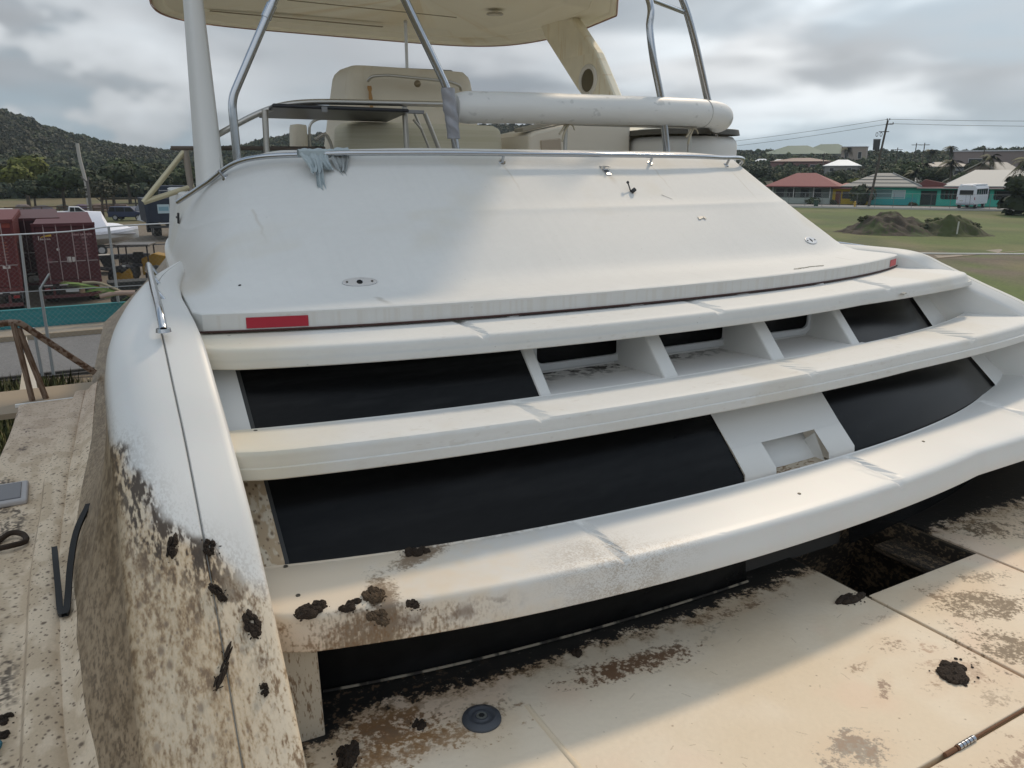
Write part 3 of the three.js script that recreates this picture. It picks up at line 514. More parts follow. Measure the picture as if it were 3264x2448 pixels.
bp('saloon_bulkhead', box(1.6, 1.1, .05, 2.5, -1.1, -9.3), gelPlain);
for (const x of [-.05, 4.81]) for (const z of [-1.2, -5, -8.5]) bp('keel_block', rbox(.5, .36, .5, .01, x, -EYE + .18, z), std(.25, .18, .11, .9));
// --- fittings on the coachroof face
function facePoint(x, f) { // point on the raked face: f 0 at the ledge .. 1 at the top edge
  const lo = V(0, 0, 0); let t = (x - XC) / (2 * TW * 2 ** (-1 / TN));
  for (let k = 0; k < 20; k++) { const L = ledge(t), T = topRing(t); let a = f, b = 0; for (let i = 1; i < face.length; i++) if (face[i][0] >= f) { b = lerp(face[i - 1][1], face[i][1], (f - face[i - 1][0]) / Math.max(1e-6, face[i][0] - face[i - 1][0])); break; } const px = lerp(L[0], T[0], a); lo.set(px, lerp(-.482, topY(t), b), lerp(L[1], T[1], a)); t += (x - px) * .24; }
  return lo;
}
function faceFrame(x, f) { const p = facePoint(x, f), px = facePoint(x + .02, f).sub(facePoint(x - .02, f)).normalize(), py = facePoint(x, Math.min(.99, f + .02)).sub(facePoint(x, f - .02)).normalize(), n = px.clone().cross(py).normalize(); const m = new THREE.Matrix4().makeBasis(px, n.clone().cross(px), n); m.setPosition(p); return m; }
// oval stainless drain plates
for (const [x, f] of [[1.035, .30], [3.80, .36]]) {
  const M = faceFrame(x, f), e = new THREE.Shape(); e.absellipse(0, 0, .068, .027, 0, Math.PI * 2); const h = new THREE.Path(); h.absellipse(0, 0, .014, .0165, 0, Math.PI * 2, true); e.holes.push(h);
  const pl = bp('drain_plate', new THREE.ExtrudeGeometry(e, { depth: .003, bevelEnabled: true, bevelThickness: .0015, bevelSize: .002, bevelSegments: 2, curveSegments: 24 }).applyMatrix4(M), std(.5, .5, .5, .35, .85));
  bp('drain_hole', new THREE.CircleGeometry(.0145, 20).translate(0, 0, .001).applyMatrix4(M), std(.008, .008, .008, .9), pl);
  for (const s of [-1, 1]) bp('screw', new THREE.CylinderGeometry(.005, .005, .003, 10).rotateX(Math.PI / 2).translate(s * .05, 0, .005).applyMatrix4(M), screwM, pl);
}
// stainless rail along the top of the face
{
  const xs = [.58, .595, .63, .70, .84, 1.1, 1.5, 2.0, 2.6, 3.1, 3.5, 3.85, 4.12], pts = xs.map(x => { const M = faceFrame(Math.max(.72, x), .93), p = V(0, -.0, .045).applyMatrix4(M); if (x < .72) { p.x = x; p.z -= (.72 - x) * 2.0; p.y -= (.72 - x) * .85; } return [p.x, p.y, p.z]; });
  const e = pts[pts.length - 1]; pts.push([e[0] + .035, e[1] + .005, e[2] - .03], [e[0] + .03, e[1] + .012, e[2] - .07], [e[0] - .03, e[1] + .012, e[2] - .085]);
  const r = bp('face_rail', tube(pts, .0125, 160, 10, false, .5), steel, boat, 'stainless rail bent along the top of the coachroof face');
  for (const x of [.76, 2.0, 2.95, 3.62]) { const M = faceFrame(x, .93), A = V(0, .0, .045).applyMatrix4(M), B = V(0, -.008, 0).applyMatrix4(M); bp('standoff', rod(A.toArray(), B.toArray(), .0065, .0085), steel, r); bp('foot_plate', new THREE.CylinderGeometry(.016, .019, .006, 16).rotateX(Math.PI / 2).translate(0, -.008, .002).applyMatrix4(M), steel, r); }
}
// snap bracket, loose toggle, small cleat plates and a black clip
{
  let M = faceFrame(2.60, .86);
  const b = bp('latch_plate', merge([rbox(.034, .05, .003, .001, 0, 0, .003), rbox(.011, .05, .003, .001, -.013, .035, .010, -.5), rbox(.013, .06, .004, .001, .012, .035, .012, -.55), rod([-.018, .01, .010], [.018, .01, .010], .005)]).applyMatrix4(M), steel);
  M = faceFrame(2.66, .73);
  bp('toggle', merge([rod([0, 0, 0], [-.012, .035, .03], .0035), rod([-.016, .038, .028], [-.008, .04, .034], .007), rod([-.002, -.008, .004], [.018, -.002, .018], .011)]).applyMatrix4(M), blackPlastic);
  M = faceFrame(3.0, .55); bp('worn_mount', merge([rbox(.05, .016, .002, .0008, 0, 0, .003, 0, 0, .1), rbox(.012, .02, .003, .001, .02, -.005, .004), rbox(.02, .006, .003, .001, -.02, -.012, .003)]).applyMatrix4(M), std(.42, .41, .38, .5, .4));
  M = faceFrame(2.87, .69); bp('scratch', rod([-.02, .02, .002], [.03, -.02, .002], .0009, .0006, 5).applyMatrix4(M), seamM);
  M = faceFrame(.60, .71); bp('clip', merge([rbox(.055, .010, .010, .002, -.02, .012, .018), rbox(.018, .03, .012, .002, -.008, 0, .012), rbox(.014, .06, .012, .003, .018, .008, .014, 0, 0, -.15)]).applyMatrix4(M), blackPlastic);
  M = faceFrame(.60, .30); bp('rivet_hole', new THREE.CircleGeometry(.006, 12).translate(0, 0, .001).applyMatrix4(M), std(.01, .01, .01, .9));
  M = faceFrame(3.3, .06); bp('chipped_edge', merge([[-.09, 0, .05], [-.05, .006, .04], [-.01, .004, .06], [.05, .009, .05], [.10, .004, .04], [.13, .0, .03]].map(([a, c, w], i) => rbox(w, .006, .003, .001, a, c, .0025, 0, 0, .12 * ((i % 3) - 1)))).applyMatrix4(M), std(.42, .39, .32, .9));
}
// --- hardtop and its supports
{
  const zA = -8.25, zF = -3.75, sh = [];
  // plan outline with large rounded corners, broader in the middle
  const cx = 2.76, N = 72, rows = [];
  const ring = (w0, l, y, zc) => [...Array(N + 1)].map((_, i) => { const a = i / N * Math.PI * 2, c = Math.cos(a), s = Math.sin(a), e = 2 / 5.2, zz = zc + l * Math.sign(s) * Math.abs(s) ** e, w = w0 * (c > 0 ? 1 - .85 * sst(-6.6, -3.7, zz) : 1.02); return [cx + w * Math.sign(c) * Math.abs(c) ** e, y, zc + l * Math.sign(s) * Math.abs(s) ** e]; });
  const zc = (zA + zF) / 2, L = (zF - zA) / 2, Wd = 1.87;
  const R = (k, y) => ring(Wd - k, L - k, y, zc);
  const rs = [R(1.8, 1.36), R(.62, 1.36), R(.58, 1.345), R(.34, 1.335), R(.335, 1.328), R(.325, 1.328), R(.32, 1.335), R(.10, 1.325), R(.085, 1.31), R(.05, 1.30), R(.02, 1.305), R(0, 1.325), R(0, 1.37), R(.015, 1.40), R(.06, 1.43), R(.5, 1.48), R(1.8, 1.5)];
  const ht = bp('hardtop', grid(rs, .35), cream, boat, 'cream hardtop seen from below with a pinkish stained rim');
  bp('rim_stain', grid([R(.006, 1.297), R(-.004, 1.312), R(-.006, 1.33)], .5), std(.42, .24, .17, .7), ht);
  bp('roof_groove', merge([rbox(1.55, .006, .03, .002, 2.15, 1.322, -7.62), rbox(1.5, .006, .012, .002, 2.6, 1.331, -6.9)]), std(.30, .26, .18, .8), ht);
  bp('roof_light', new THREE.CylinderGeometry(.07, .075, .012, 28).translate(3.55, 1.325, -6.55), steelDull, ht);
  bp('roof_light_lens', new THREE.CylinderGeometry(.05, .05, .014, 24).translate(3.55, 1.322, -6.55), std(.6, .56, .45, .3), ht);
  // left support: tapered leg with a seam
  const leg = (pts, w0, d0, w1, d1) => { const rr = []; for (let i = 0; i <= 12; i++) { const t = i / 12, p = mix3(pts[0], pts[1], t), w = lerp(w0, w1, t), d = lerp(d0, d1, t), row = []; for (let k = 0; k <= 28; k++) { const a = k / 28 * 2 * Math.PI, c = Math.cos(a), s = Math.sin(a); row.push([p[0] + w * Math.sign(c) * Math.abs(c) ** .55, p[1], p[2] + d * Math.sign(s) * Math.abs(s) ** .55]); } rr.push(row); } return grid(rr, .6); };
  const pl = bp('roof_support', leg([[.835, 1.36, -5.1], [.745, -.25, -4.55]], .036, .08, .066, .17), gelPlain, boat, 'left white leg of the hardtop');
  bp('support_seam', tube([[.854, 1.3, -5.0], [.818, .5, -4.695], [.784, -.16, -4.42]], .0035, 20, 6), seamM, pl);
  // right support: raked plate with a loudspeaker
  const arch = bp('roof_support', prism([[-6.98, 1.40], [-6.40, 1.34], [-6.02, 1.0], [-5.68, .55], [-5.30, .10], [-5.0, -.35], [-5.62, -.35], [-5.95, .45], [-6.30, .72], [-6.86, 1.22]], .10, .025, 'x').translate(4.30, 0, 0), cream, boat, 'right raked hardtop support with a round loudspeaker');
  const ringG = new THREE.TorusGeometry(.115, .022, 10, 36).rotateY(Math.PI / 2).translate(4.25, .78, -6.12);
  bp('speaker_ring', ringG, gelPlain, arch);
  bp('speaker_cone', new THREE.SphereGeometry(.10, 24, 12).scale(.22, 1, 1).translate(4.25, .78, -6.12), std(.13, .115, .075, .8), arch);
  // foot of the arch flaring onto the flybridge side
  bp('arch_foot', prism([[3.45, -.30], [3.48, .16], [3.60, .27], [3.9, .33], [4.35, .38], [4.6, .36], [4.62, -.3]], .22, .05).translate(0, 0, -4.95), cream);
}
// --- stainless masts of the awning frame
{
  const base = (x, y, z, par) => bp('base_plate', new THREE.CylinderGeometry(.05, .055, .010, 24).translate(x, y, z), blackPlastic, par);
  let f = bp('frame_tube', bent([[.826, -.15, -4.2], [.826, .02, -4.2], [.821, .339, -4.2], [1.127, .935, -4.2], [1.35, 1.40, -4.7]], .0205, .05), steel, boat, 'bent stainless tube on the left of the flybridge front'); base(.826, -.12, -4.2, f);
  bp('tube_collar', rod([1.015, .72, -4.2], [1.048, .782, -4.2], .026), steel, f);
  f = bp('frame_tube', bent([[1.915, .03, -3.95], [1.902, .122, -3.95], [1.857, .421, -3.95], [1.62, .88, -3.98], [1.40, 1.40, -4.7]], .021, .04), steel, boat, 'stainless tube wrapped in grey tape'); base(1.918, .068, -3.95, f);
  const tp = []; for (let i = 0; i <= 16; i++) { const t = i / 16, y = lerp(.17, .42, t); tp.push([...Array(17)].map((_, k) => { const a = k / 16 * 2 * Math.PI, r = .031 + .010 * n2(t * 11 + Math.cos(a) * 1.3, Math.sin(a) * 1.3 + t * 4); return [lerp(1.891, 1.860, t) + r * Math.cos(a), y, -3.95 + r * Math.sin(a)]; })); }
  bp('tape_wrap', grid(tp, .5), std(.32, .32, .34, .45, .3), f);
  f = bp('frame_tube', tube([[3.395, .02, -3.99], [3.384, .13, -4.0], [3.33, .40, -4.0], [3.25, .648, -4.0], [3.226, .826, -4.02], [3.245, .99, -4.06], [3.30, 1.35, -4.4]], .022, 60, 12), steel, boat, 'curved stainless tube in front of the white roll');
  bp('base_plate', new THREE.CylinderGeometry(.04, .045, .01, 20).translate(3.398, .052, -3.99), steel, f);
  f = bp('frame_tube', tube([[4.10, .2, -4.32], [3.983, .462, -4.30], [3.712, 1.073, -4.30], [3.6, 1.34, -4.5]], .024, 40, 12), steel, boat, 'straight stainless tube behind the white roll');
  bp('cross_bar', rod([3.245, .995, -4.06], [3.74, 1.0, -4.30], .014), steel, f);
}
// --- white padded roll laced along the front rail
{
  const pts = [[1.905, .332, -4.02], [2.25, .342, -4.01], [2.715, .350, -4.0], [3.2, .358, -4.0], [3.63, .362, -4.01], [3.86, .352, -4.06], [4.0, .34, -4.22], [4.06, .33, -4.45]], c = new THREE.CatmullRomCurve3(vv(pts)), rows = [], n = 90;
  for (let i = 0; i <= n; i++) { const t = i / n, p = c.getPointAt(t), tg = c.getTangentAt(t), side = V(-tg.z, 0, tg.x).normalize(), up = V(0, 1, 0); let r = .083; r *= Math.min(1, .80 + .2 * sst(0, .04, t)); r *= t > .97 ? Math.sqrt(Math.max(0, 1 - ((t - .97) / .031) ** 2)) : 1; if (t < .008) r *= t / .008; rows.push([...Array(33)].map((_, k) => { const a = k / 32 * 2 * Math.PI, w = r * (1 + .02 * (n2(t * 40 + Math.cos(a), Math.sin(a) * 2) - .5)) * (1 - .0 * t), q = p.clone().add(side.clone().multiplyScalar(Math.cos(a) * w)).add(up.clone().multiplyScalar(Math.sin(a) * w)); return q.toArray(); })); }
  const vinyl = std(.74, .735, .715, .5, 0, { map: colorTex(512, 512, (u, v) => { const k = 1 - .09 * f2(u * 10, v * 12, 4) - .18 * sst(.7, .78, f2(u * 14, v * 50, 3)); return [k, k, k * .985]; }) });
  const roll = bp('padded_roll', grid(rows, .9), vinyl, boat, 'thick white padded roll along the front of the flybridge');
  const p = c.getPointAt(.735), tg = c.getTangentAt(.735); const tr = new THREE.TorusGeometry(.083, .004, 6, 40); tr.lookAt(tg); tr.translate(p.x, p.y, p.z); bp('roll_seam', tr, std(.5, .49, .46, .7), roll);
  bp('roll_crease', tube([[3.86, .352, -3.978], [4.02, .345, -4.12], [4.13, .335, -4.30], [4.14, .33, -4.42]].map(q => q), .003, 20, 5), std(.4, .39, .37, .8), roll);
  for (const [x, z] of [[2.66, -4.05], [3.62, -4.06]]) { const s = bp('roll_post', rod([x, -.02, z], [x, .29, z], .0125), steelDull); bp('lacing', merge([tube([[x - .02, .265, z + .03], [x - .05, .24, z + .05], [x - .075, .21, z + .05]], .006, 10, 6), tube([[x - .0, .265, z + .03], [x - .04, .22, z + .05], [x - .055, .17, z + .05]], .006, 10, 6), tube([[x, .27, z + .025], [x + .03, .26, z + .03], [x + .035, .235, z + .04]], .004, 8, 6)]), std(.5, .44, .32, .9), s); }
  bp('roll_rail', rod([2.45, .272, -4.05], [3.66, .275, -4.05], .010), steelDull);
}
// --- helm pod with its seat, left table and rails
{
  const pod = (w0, w1, y0, y1, d0, d1, xc0, xc1, zc0, zc1, e = .4) => { const rr = []; for (let i = 0; i <= 20; i++) { const t = i / 20, w = lerp(w0, w1, t), d = lerp(d0, d1, t), xc = lerp(xc0, xc1, t), zc = lerp(zc0, zc1, t); rr.push([...Array(41)].map((_, k) => { const a = k / 40 * 2 * Math.PI, c = Math.cos(a), s = Math.sin(a), q = t > .88 ? Math.sqrt(Math.max(.0, 1 - ((t - .88) / .125) ** 2)) * .12 + .88 : 1; return [xc + w * q * Math.sign(c) * Math.abs(c) ** e, lerp(y0, y1, t), zc + d * q * Math.sign(s) * Math.abs(s) ** e]; })); } const top = rr[rr.length - 1]; rr.push(top.map(p => [lerp(p[0], xc1, .9), p[1] + .006, lerp(p[2], zc1, .9)])); return grid(rr, .6); };
  const podM = std(.70, .63, .50, .55, 0, { map: colorTex(512, 512, (u, v) => { const k = .90 + .12 * f2(u * 9, v * 9, 4), s = sst(.6, .8, f2(u * 70, v * 4, 4)); return [k * (1 - .08 * s), k * (1 - .13 * s), k * (1 - .2 * s)]; }) });
  const h = bp('helm_pod', pod(.52, .435, .05, .66, .28, .20, 2.15, 2.185, -5.3, -5.36, .24), podM, boat, 'cream helm pod with a rust streaked handrail');
  bp('pod_cap', rbox(.66, .03, .25, .012, 2.18, .655, -5.36, 0, 0, .02), std(.30, .29, .27, .6), h);
  bp('pod_handrail', bent([[1.83, .555, -5.06], [1.845, .58, -5.02], [1.95, .59, -5.01], [2.37, .575, -5.01], [2.46, .555, -5.03], [2.48, .53, -5.06]], .010, .03), steelDull, h);
  bp('pod_knob', new THREE.SphereGeometry(.022, 16, 12).translate(2.15, .55, -5.02), std(.25, .2, .12, .6, .4), h);
  bp('rust_streak', grid([...Array(10)].map((_, i) => { const t = i / 9, w = .013 * (1 - .4 * t) * (1 + .3 * Math.sin(i * 2.1)); return [[1.852 - w, lerp(.53, .36, t), lerp(-5.098, -5.066, t)], [1.852 + w, lerp(.53, .36, t), lerp(-5.098, -5.066, t)]]; }), 0), std(.42, .23, .085, .8), h);
  const seat = bp('helm_bench', pod(.56, .535, -.05, .295, .20, .17, 2.14, 2.14, -4.98, -4.98, .3), std(.58, .54, .41, .6, 0, { map: colorTex(512, 256, (u, v) => { const a = f2(u * 5, v * 40, 4); return mix3([1, 1, 1], [.93, .925, .87], sst(.4, .7, a)); }) }), boat, 'low cream bench in front of the helm pod');
  const tm = bp('mast_stub', rod([2.28, .62, -5.5], [2.28, 1.0, -5.5], .011), steelDull); bp('mast_stub_cap', new THREE.SphereGeometry(.014, 10, 8).translate(2.28, 1.0, -5.5), steelDull, tm);
  // folded table with a dark underside
  const tb = bp('table_top', rbox(.78, .022, .36, .01, 1.475, .325, -4.66, -.10, 0, .0), std(.022, .022, .026, .3), boat, 'dark folded table top below the left rail');
  bp('table_bracket', merge([rbox(.03, .03, .02, .004, 1.36, .33, -4.47), rbox(.12, .02, .03, .004, 1.90, .338, -4.5)]), std(.25, .25, .25, .5), tb);
  for (const [a, b, r] of [[[1.945, .34, -4.6], [2.06, .10, -4.62], .008], [[1.99, .335, -4.55], [2.10, .08, -4.55], .013], [[1.93, .30, -4.58], [1.99, .245, -4.6], .008]]) bp('table_leg', rod(a, b, r), steelDull, tb);
  const rail = bp('side_rail', bent([[.775, .165, -4.7], [1.06, .325, -4.6], [1.25, .375, -4.55], [2.13, .392, -4.55]], .0165, .25), steelDull, boat, 'long stainless rail over the folded table');
  for (const [x, y, b] of [[1.065, .325, 1.055], [1.875, .38, 1.885]]) bp('rail_post', rod([x, y, -4.58], [b, -.02, -4.58], .0165), steelDull, rail);
  bp('wood_rail', rod([.6, .125, -4.8], [1.45, .135, -4.8], .012), std(.12, .095, .075, .7), rail);
  const sb = pod(.056, .05, .0, .285, .06, .05, 1.40, 1.408, -5.2, -5.2, .6); bp('seat_back', sb, podM, boat, 'small cream seat back on the left');
  bp('grab_hoop', bent([[1.475, .1, -5.2], [1.478, .29, -5.2], [1.53, .325, -5.2], [1.60, .33, -5.2]], .008, .04), steelDull);
  bp('grab_hoop', bent([[1.45, .19, -5.0], [1.52, .235, -5.0], [1.555, .16, -5.0], [1.56, .05, -5.0]], .010, .03), steelDull);
  // right hand modules
  const md = bp('locker', prism([[2.83, -.2], [2.83, .235], [2.87, .262], [3.10, .31], [3.24, .335], [3.68, .33], [3.68, -.2]], .5, .02).translate(0, 0, -5.0), std(.74, .68, .57, .5), boat, 'white locker below the padded roll');
  bp('locker_recess', rbox(.16, .10, .02, .008, 3.0, .165, -4.745, 0, 0, .1), std(.47, .39, .30, .6), md);
  bp('locker_lid', rbox(.40, .025, .12, .006, 3.0, .315, -4.85, 0, 0, .22), std(.33, .3, .24, .6), md);
  const tb2 = bp('round_locker', pod(.34, .34, -.3, .238, .36, .36, 4.03, 4.03, -4.60, -4.60, .7), gelPlain, boat, 'rounded white locker at the right of the flybridge');
  bp('locker_cushion', pod(.36, .35, .25, .290, .38, .37, 4.02, 4.02, -4.60, -4.60, .7), std(.085, .08, .065, .6), tb2);
  // stair rail standing off the left quarter
  const sr = bp('stair_rail', merge([rod([.495, -.182, -5.5], [.772, .135, -5.5], .017), rod([.495, -.182, -5.5], [.80, -.085, -5.5], .017)]), std(.55, .49, .33, .45, .4), boat, 'pale V shaped stair rail on the left quarter');
  bp('stair_rail_post', rod([.768, .15, -5.5], [.785, -.19, -5.5], .020), std(.32, .28, .24, .6, .3), sr);
}
// ------------------------------------------------------------------ loose things lying on the boat
const W3 = (x, y, z) => [x, EYE + y, z];
function clod(seed, sx, sy, sz, lobes = 4) {
  const r = rng(seed), gs = [], n = lobes * 3;
  for (let i = 0; i < n; i++) {
    const g = new THREE.IcosahedronGeometry(1, 2), p = g.attributes.position, s = .24 + .30 * r(), a = r() * 6.28, q = Math.sqrt(r()) * 1.05, ox = Math.cos(a) * q + .25 * Math.sin(seed), oz = Math.sin(a) * q;
    for (let k = 0; k < p.count; k++) { const v = V(p.getX(k), p.getY(k), p.getZ(k)), w = .45 + 1.0 * f3(v.x * 3 + seed + i * 9, v.y * 3, v.z * 3, 4); v.multiplyScalar(w * s); p.setXYZ(k, (v.x + ox) * sx, Math.max(-.2, v.y * 1.5) * sy + .1 * sy, (v.z + oz) * sz); }
    g.computeVertexNormals(); gs.push(g);
  }
  for (let i = 0; i < 9; i++) { const g = new THREE.IcosahedronGeometry(.05 + .09 * r(), 1), a = r() * 6.28, q = 1.1 + .7 * r(); g.scale(sx, sy, sz).rotateY(r() * 3).translate(Math.cos(a) * q * sx, .02 * sy, Math.sin(a) * q * sz); gs.push(g); }
  return merge(gs);
}
const L3y = (x, z) => -1.153 - .034 * ((z - bow(x, .9) + 2.03) / .285) - .002;
const onDeckY = DECK + .002;
for (const [seed, x, z, y, sx, sy, sz, n, m, turn, label] of [
  [3, .485, -1.985, null, .030, .014, .019, 5, mud, .2, 'dark mud clump at the left end of the lowest louvre, beside the two screws'],
  [4, .592, -1.955, null, .022, .011, .015, 4, mud, .1, 'small round mud clump between the end clump and the long one on the lowest louvre'],
  [5, .668, -1.975, null, .019, .012, .030, 5, mudPale, -.1, 'upper part of the long mud streak running down the lowest louvre'],
  [6, .640, -1.875, null, .016, .011, .026, 5, mudPale, .2, 'lower part of the long mud streak running down the lowest louvre'],
  [7, .853, -2.115, null, .024, .013, .016, 5, mud, 0, 'dark mud clump at the back edge of the lowest louvre under the window'],
  [8, .742, -1.882, null, .013, .009, .016, 3, mud, .4, 'thin dark mud clump near the front lip of the lowest louvre'],
  [9, .752, -1.888, onDeckY, .013, .012, .013, 3, mud, 0, 'small mud ball on the deck left of the black filler cap'],
  [10, 1.372, -1.962, onDeckY, .013, .012, .013, 3, mud, 0, 'single mud ball on the deck at the edge of the black grime'],
  [11, 2.405, -1.262, onDeckY, .042, .012, .034, 8, mud, .3, 'largest dark mud clump lying on the beige deck near the hatch seam'],
  [12, 2.50, -1.735, onDeckY, .045, .012, .020, 6, mud, 0, 'ragged dark clump at the corner of the open footwell'],
  [13, 2.62, -1.13, onDeckY, .016, .010, .012, 3, mud, .5, 'small black clump on the seam of the hatch lid'],
  [14, .52, -1.86, onDeckY, .030, .02, .022, 5, mud, .8, 'black clump heaped in the corner below the left cabin shoulder']]) {
  const Y = y ?? L3y(x, z), o = mesh('mud_clump', clod(seed, sx * 1.25, sy * 1.7, sz * 1.25, n + 2), m); o.position.set(x, EYE + Y, z); o.rotation.y = turn; tag(o, label, 'mud clump', 'dried mud clumps on the boat');
}
// clumps stuck to the sloping left shoulder
const shoulderAt = (x, z) => { let best = 1e9, b = null; for (let i = 0; i < rowsL.length; i++) for (let j = 3; j < 22; j++) { const p = rowsL[i][j], d = (p[0] - x) ** 2 + (p[2] - z) ** 2; if (d < best) { best = d; b = [i, j]; } } const [i, j] = b, p = V(...rowsL[i][j]), a = V(...rowsL[Math.min(i + 1, rowsL.length - 1)][j]).sub(V(...rowsL[i - 1][j])), c = V(...rowsL[i][j + 1]).sub(V(...rowsL[i][j - 1])), n = a.cross(c).normalize(); if (n.y < 0) n.negate(); return [p, n]; };
for (const [seed, x, z, sx, sz, turn, label] of [
  [21, .322, -2.04, .015, .022, .3, 'dark mud clump on the cabin shoulder near the lowest louvre'],
  [22, .235, -1.985, .009, .038, -.5, 'long thin mud streak crossing the joint low on the cabin shoulder'],
  [23, .262, -2.105, .009, .018, .5, 'curled mud clump on the joint of the cabin shoulder'],
  [24, .270, -2.205, .012, .014, .2, 'highest curled mud clump beside the joint of the cabin shoulder'],
  [25, .150, -2.235, .010, .020, -.4, 'black mud clump on the tide line at the left of the cabin shoulder'],
  [26, .330, -1.93, .008, .010, 0, 'small round mud clump low on the cabin shoulder by its inner edge']]) {
  const [p, n] = shoulderAt(x * .955, z * .955), o = mesh('mud_clump', clod(seed, sx * 1.2, .014, sz * 1.35, 6), mud); o.position.set(p.x, p.y + EYE, p.z); o.quaternion.setFromUnitVectors(V(0, 1, 0), n).multiply(new THREE.Quaternion().setFromAxisAngle(V(0, 1, 0), turn)); tag(o, label, 'mud clump', 'dried mud clumps on the boat');
}
for (const [seed, x, z, s, label] of [[31, -.325, -2.58, .02, 'larger mud clump on the left side deck at the picture edge'], [32, -.335, -2.50, .016, 'smaller mud clump on the left side deck below the larger one']]) { const o = mesh('mud_clump', clod(seed, s, .012, s, 5), mud); o.position.set(...W3(x, SIDE + .002, z)); tag(o, label, 'mud clump', 'dried mud clumps on the boat'); }
// folded strip of black rubber standing on the side deck kerb
{
  const pts = [[-.179, -1.545, -3.62], [-.174, -1.53, -3.45], [-.170, -1.555, -3.25], [-.163, -1.57, -3.06], [-.150, -1.56, -3.03], [-.140, -1.55, -3.12], [-.118, -1.48, -3.28], [-.085, -1.42, -3.45], [-.03, -1.38, -3.62]];
  const c = new THREE.CatmullRomCurve3(vv(pts)), rows = []; for (let i = 0; i <= 60; i++) { const p = c.getPointAt(i / 60); rows.push([[-.010, .010], [.012, .010], [.012, -.004], [-.010, -.004], [-.010, .010]].map(([a, b]) => [p.x + a, p.y + b, p.z])); }
  const o = thing('rubber_strip', 'folded black rubber strip lying in a V on the left side deck', 'rubber strip', W3(-.15, -1.58, -3.2)); mesh('strip', grid(rows, .5).translate(.15, 1.58, 3.2), rubber, o);
}
{
  const o = mesh('weed_loop', tube([[-.06, 0, -.02], [0, .02, -.06], [.05, .015, -.03], [.06, .012, .05], [.0, .02, .09], [-.07, .01, .07]], .013, 60, 8), mud); o.position.set(...W3(-.36, SIDE + .008, -3.97)); tag(o, 'black curled loop of dried weed on the left side deck', 'weed');
  const b = mesh('cord', tube([[0, 0, 0], [.01, .01, .04], [-.01, .012, .09], [-.03, .01, .12]], .008, 24, 8), std(.02, .14, .20, .6)); b.position.set(...W3(-.345, SIDE + .01, -2.47)); tag(b, 'short blue cord end on the left side deck', 'cord');
  const rope = mesh('blue_ring', new THREE.TorusGeometry(.028, .007, 8, 24).rotateX(Math.PI / 2), std(.03, .16, .22, .6)); rope.position.set(...W3(-.40, SIDE + .01, -3.13)); tag(rope, 'blue ring half cut by the left picture edge on the side deck', 'ring');
}
// torn pale blue cloth knotted on the face rail
{
  const M = faceFrame(1.12, .93), N = faceFrame(1.12, .6), o = thing('torn_cloth', 'torn pale blue cloth hanging from the stainless rail', 'rag', V(0, 0, .05).applyMatrix4(M).add(V(0, EYE, 0)).toArray());
  const clothM = std(.40, .455, .465, .95), greyM = std(.37, .39, .385, .95), r = rng(5);
  // limp strips: hung over the rail, narrowing and twisting a little on the way down the sloping face
  const strip = (x0, w, len, ph, name, mat) => {
    const rows = []; for (let i = 0; i <= 40; i++) {
      const t = i / 40, row = [], drop = Math.max(0, t - .12) / .88, ww = w * (1 - .42 * drop + .10 * Math.sin(t * 5 + ph)) * (t > .9 ? Math.sqrt(1 - ((t - .9) / .102) ** 2) * .8 + .2 : 1), sway = .018 * Math.sin(t * 3.2 + ph) ;
      for (let k = 0; k <= 16; k++) {
        const q = k / 16 - .5, fold = (.007 * Math.sin(q * 13 + ph + .8 * t) + .005 * Math.sin(q * 27 + ph * 2)) * (.5 + .8 * t) + .004 * (n2(t * 9 + ph, q * 7) - .5), a = Math.min(1, t / .12) * Math.PI * .5;
        row.push(t < .12 ? [x0 + q * ww, .014 * Math.cos(a), -.002 + .016 * Math.sin(a) + fold * .6] : [x0 + q * ww + sway * drop + .004 * (n2(k * .9, t * 6 + ph) - .5), -len * .70 * drop - .004 * Math.abs(q) * 4 * drop, .014 + len * .58 * drop + fold]);
      }
      rows.push(row);
    }
    return mesh(name, grid(rows, 1.2), mat, o);
  };
  strip(-.050, .085, .12, 0, 'cloth_fold', clothM); strip(-.022, .055, .23, 2.2, 'cloth_tail', clothM); strip(.012, .06, .10, 4.1, 'cloth_fold', clothM); strip(.095, .055, .115, 1.1, 'cloth_fold', greyM); strip(.070, .045, .17, 5.4, 'cloth_tail', greyM);
  mesh('cloth_wrap', (() => { const rows = []; for (let i = 0; i <= 30; i++) { const t = i / 30, x = lerp(-.10, .135, t), R = .0165 + .006 * n2(t * 14, 3) + (t > .72 ? .006 : 0); rows.push([...Array(17)].map((_, k) => { const a = k / 16 * 2 * Math.PI; return [x, R * Math.sin(a) * (.9 + .25 * n2(t * 20, a)), R * Math.cos(a)]; })); } return grid(rows, 1.2); })(), clothM, o);
}
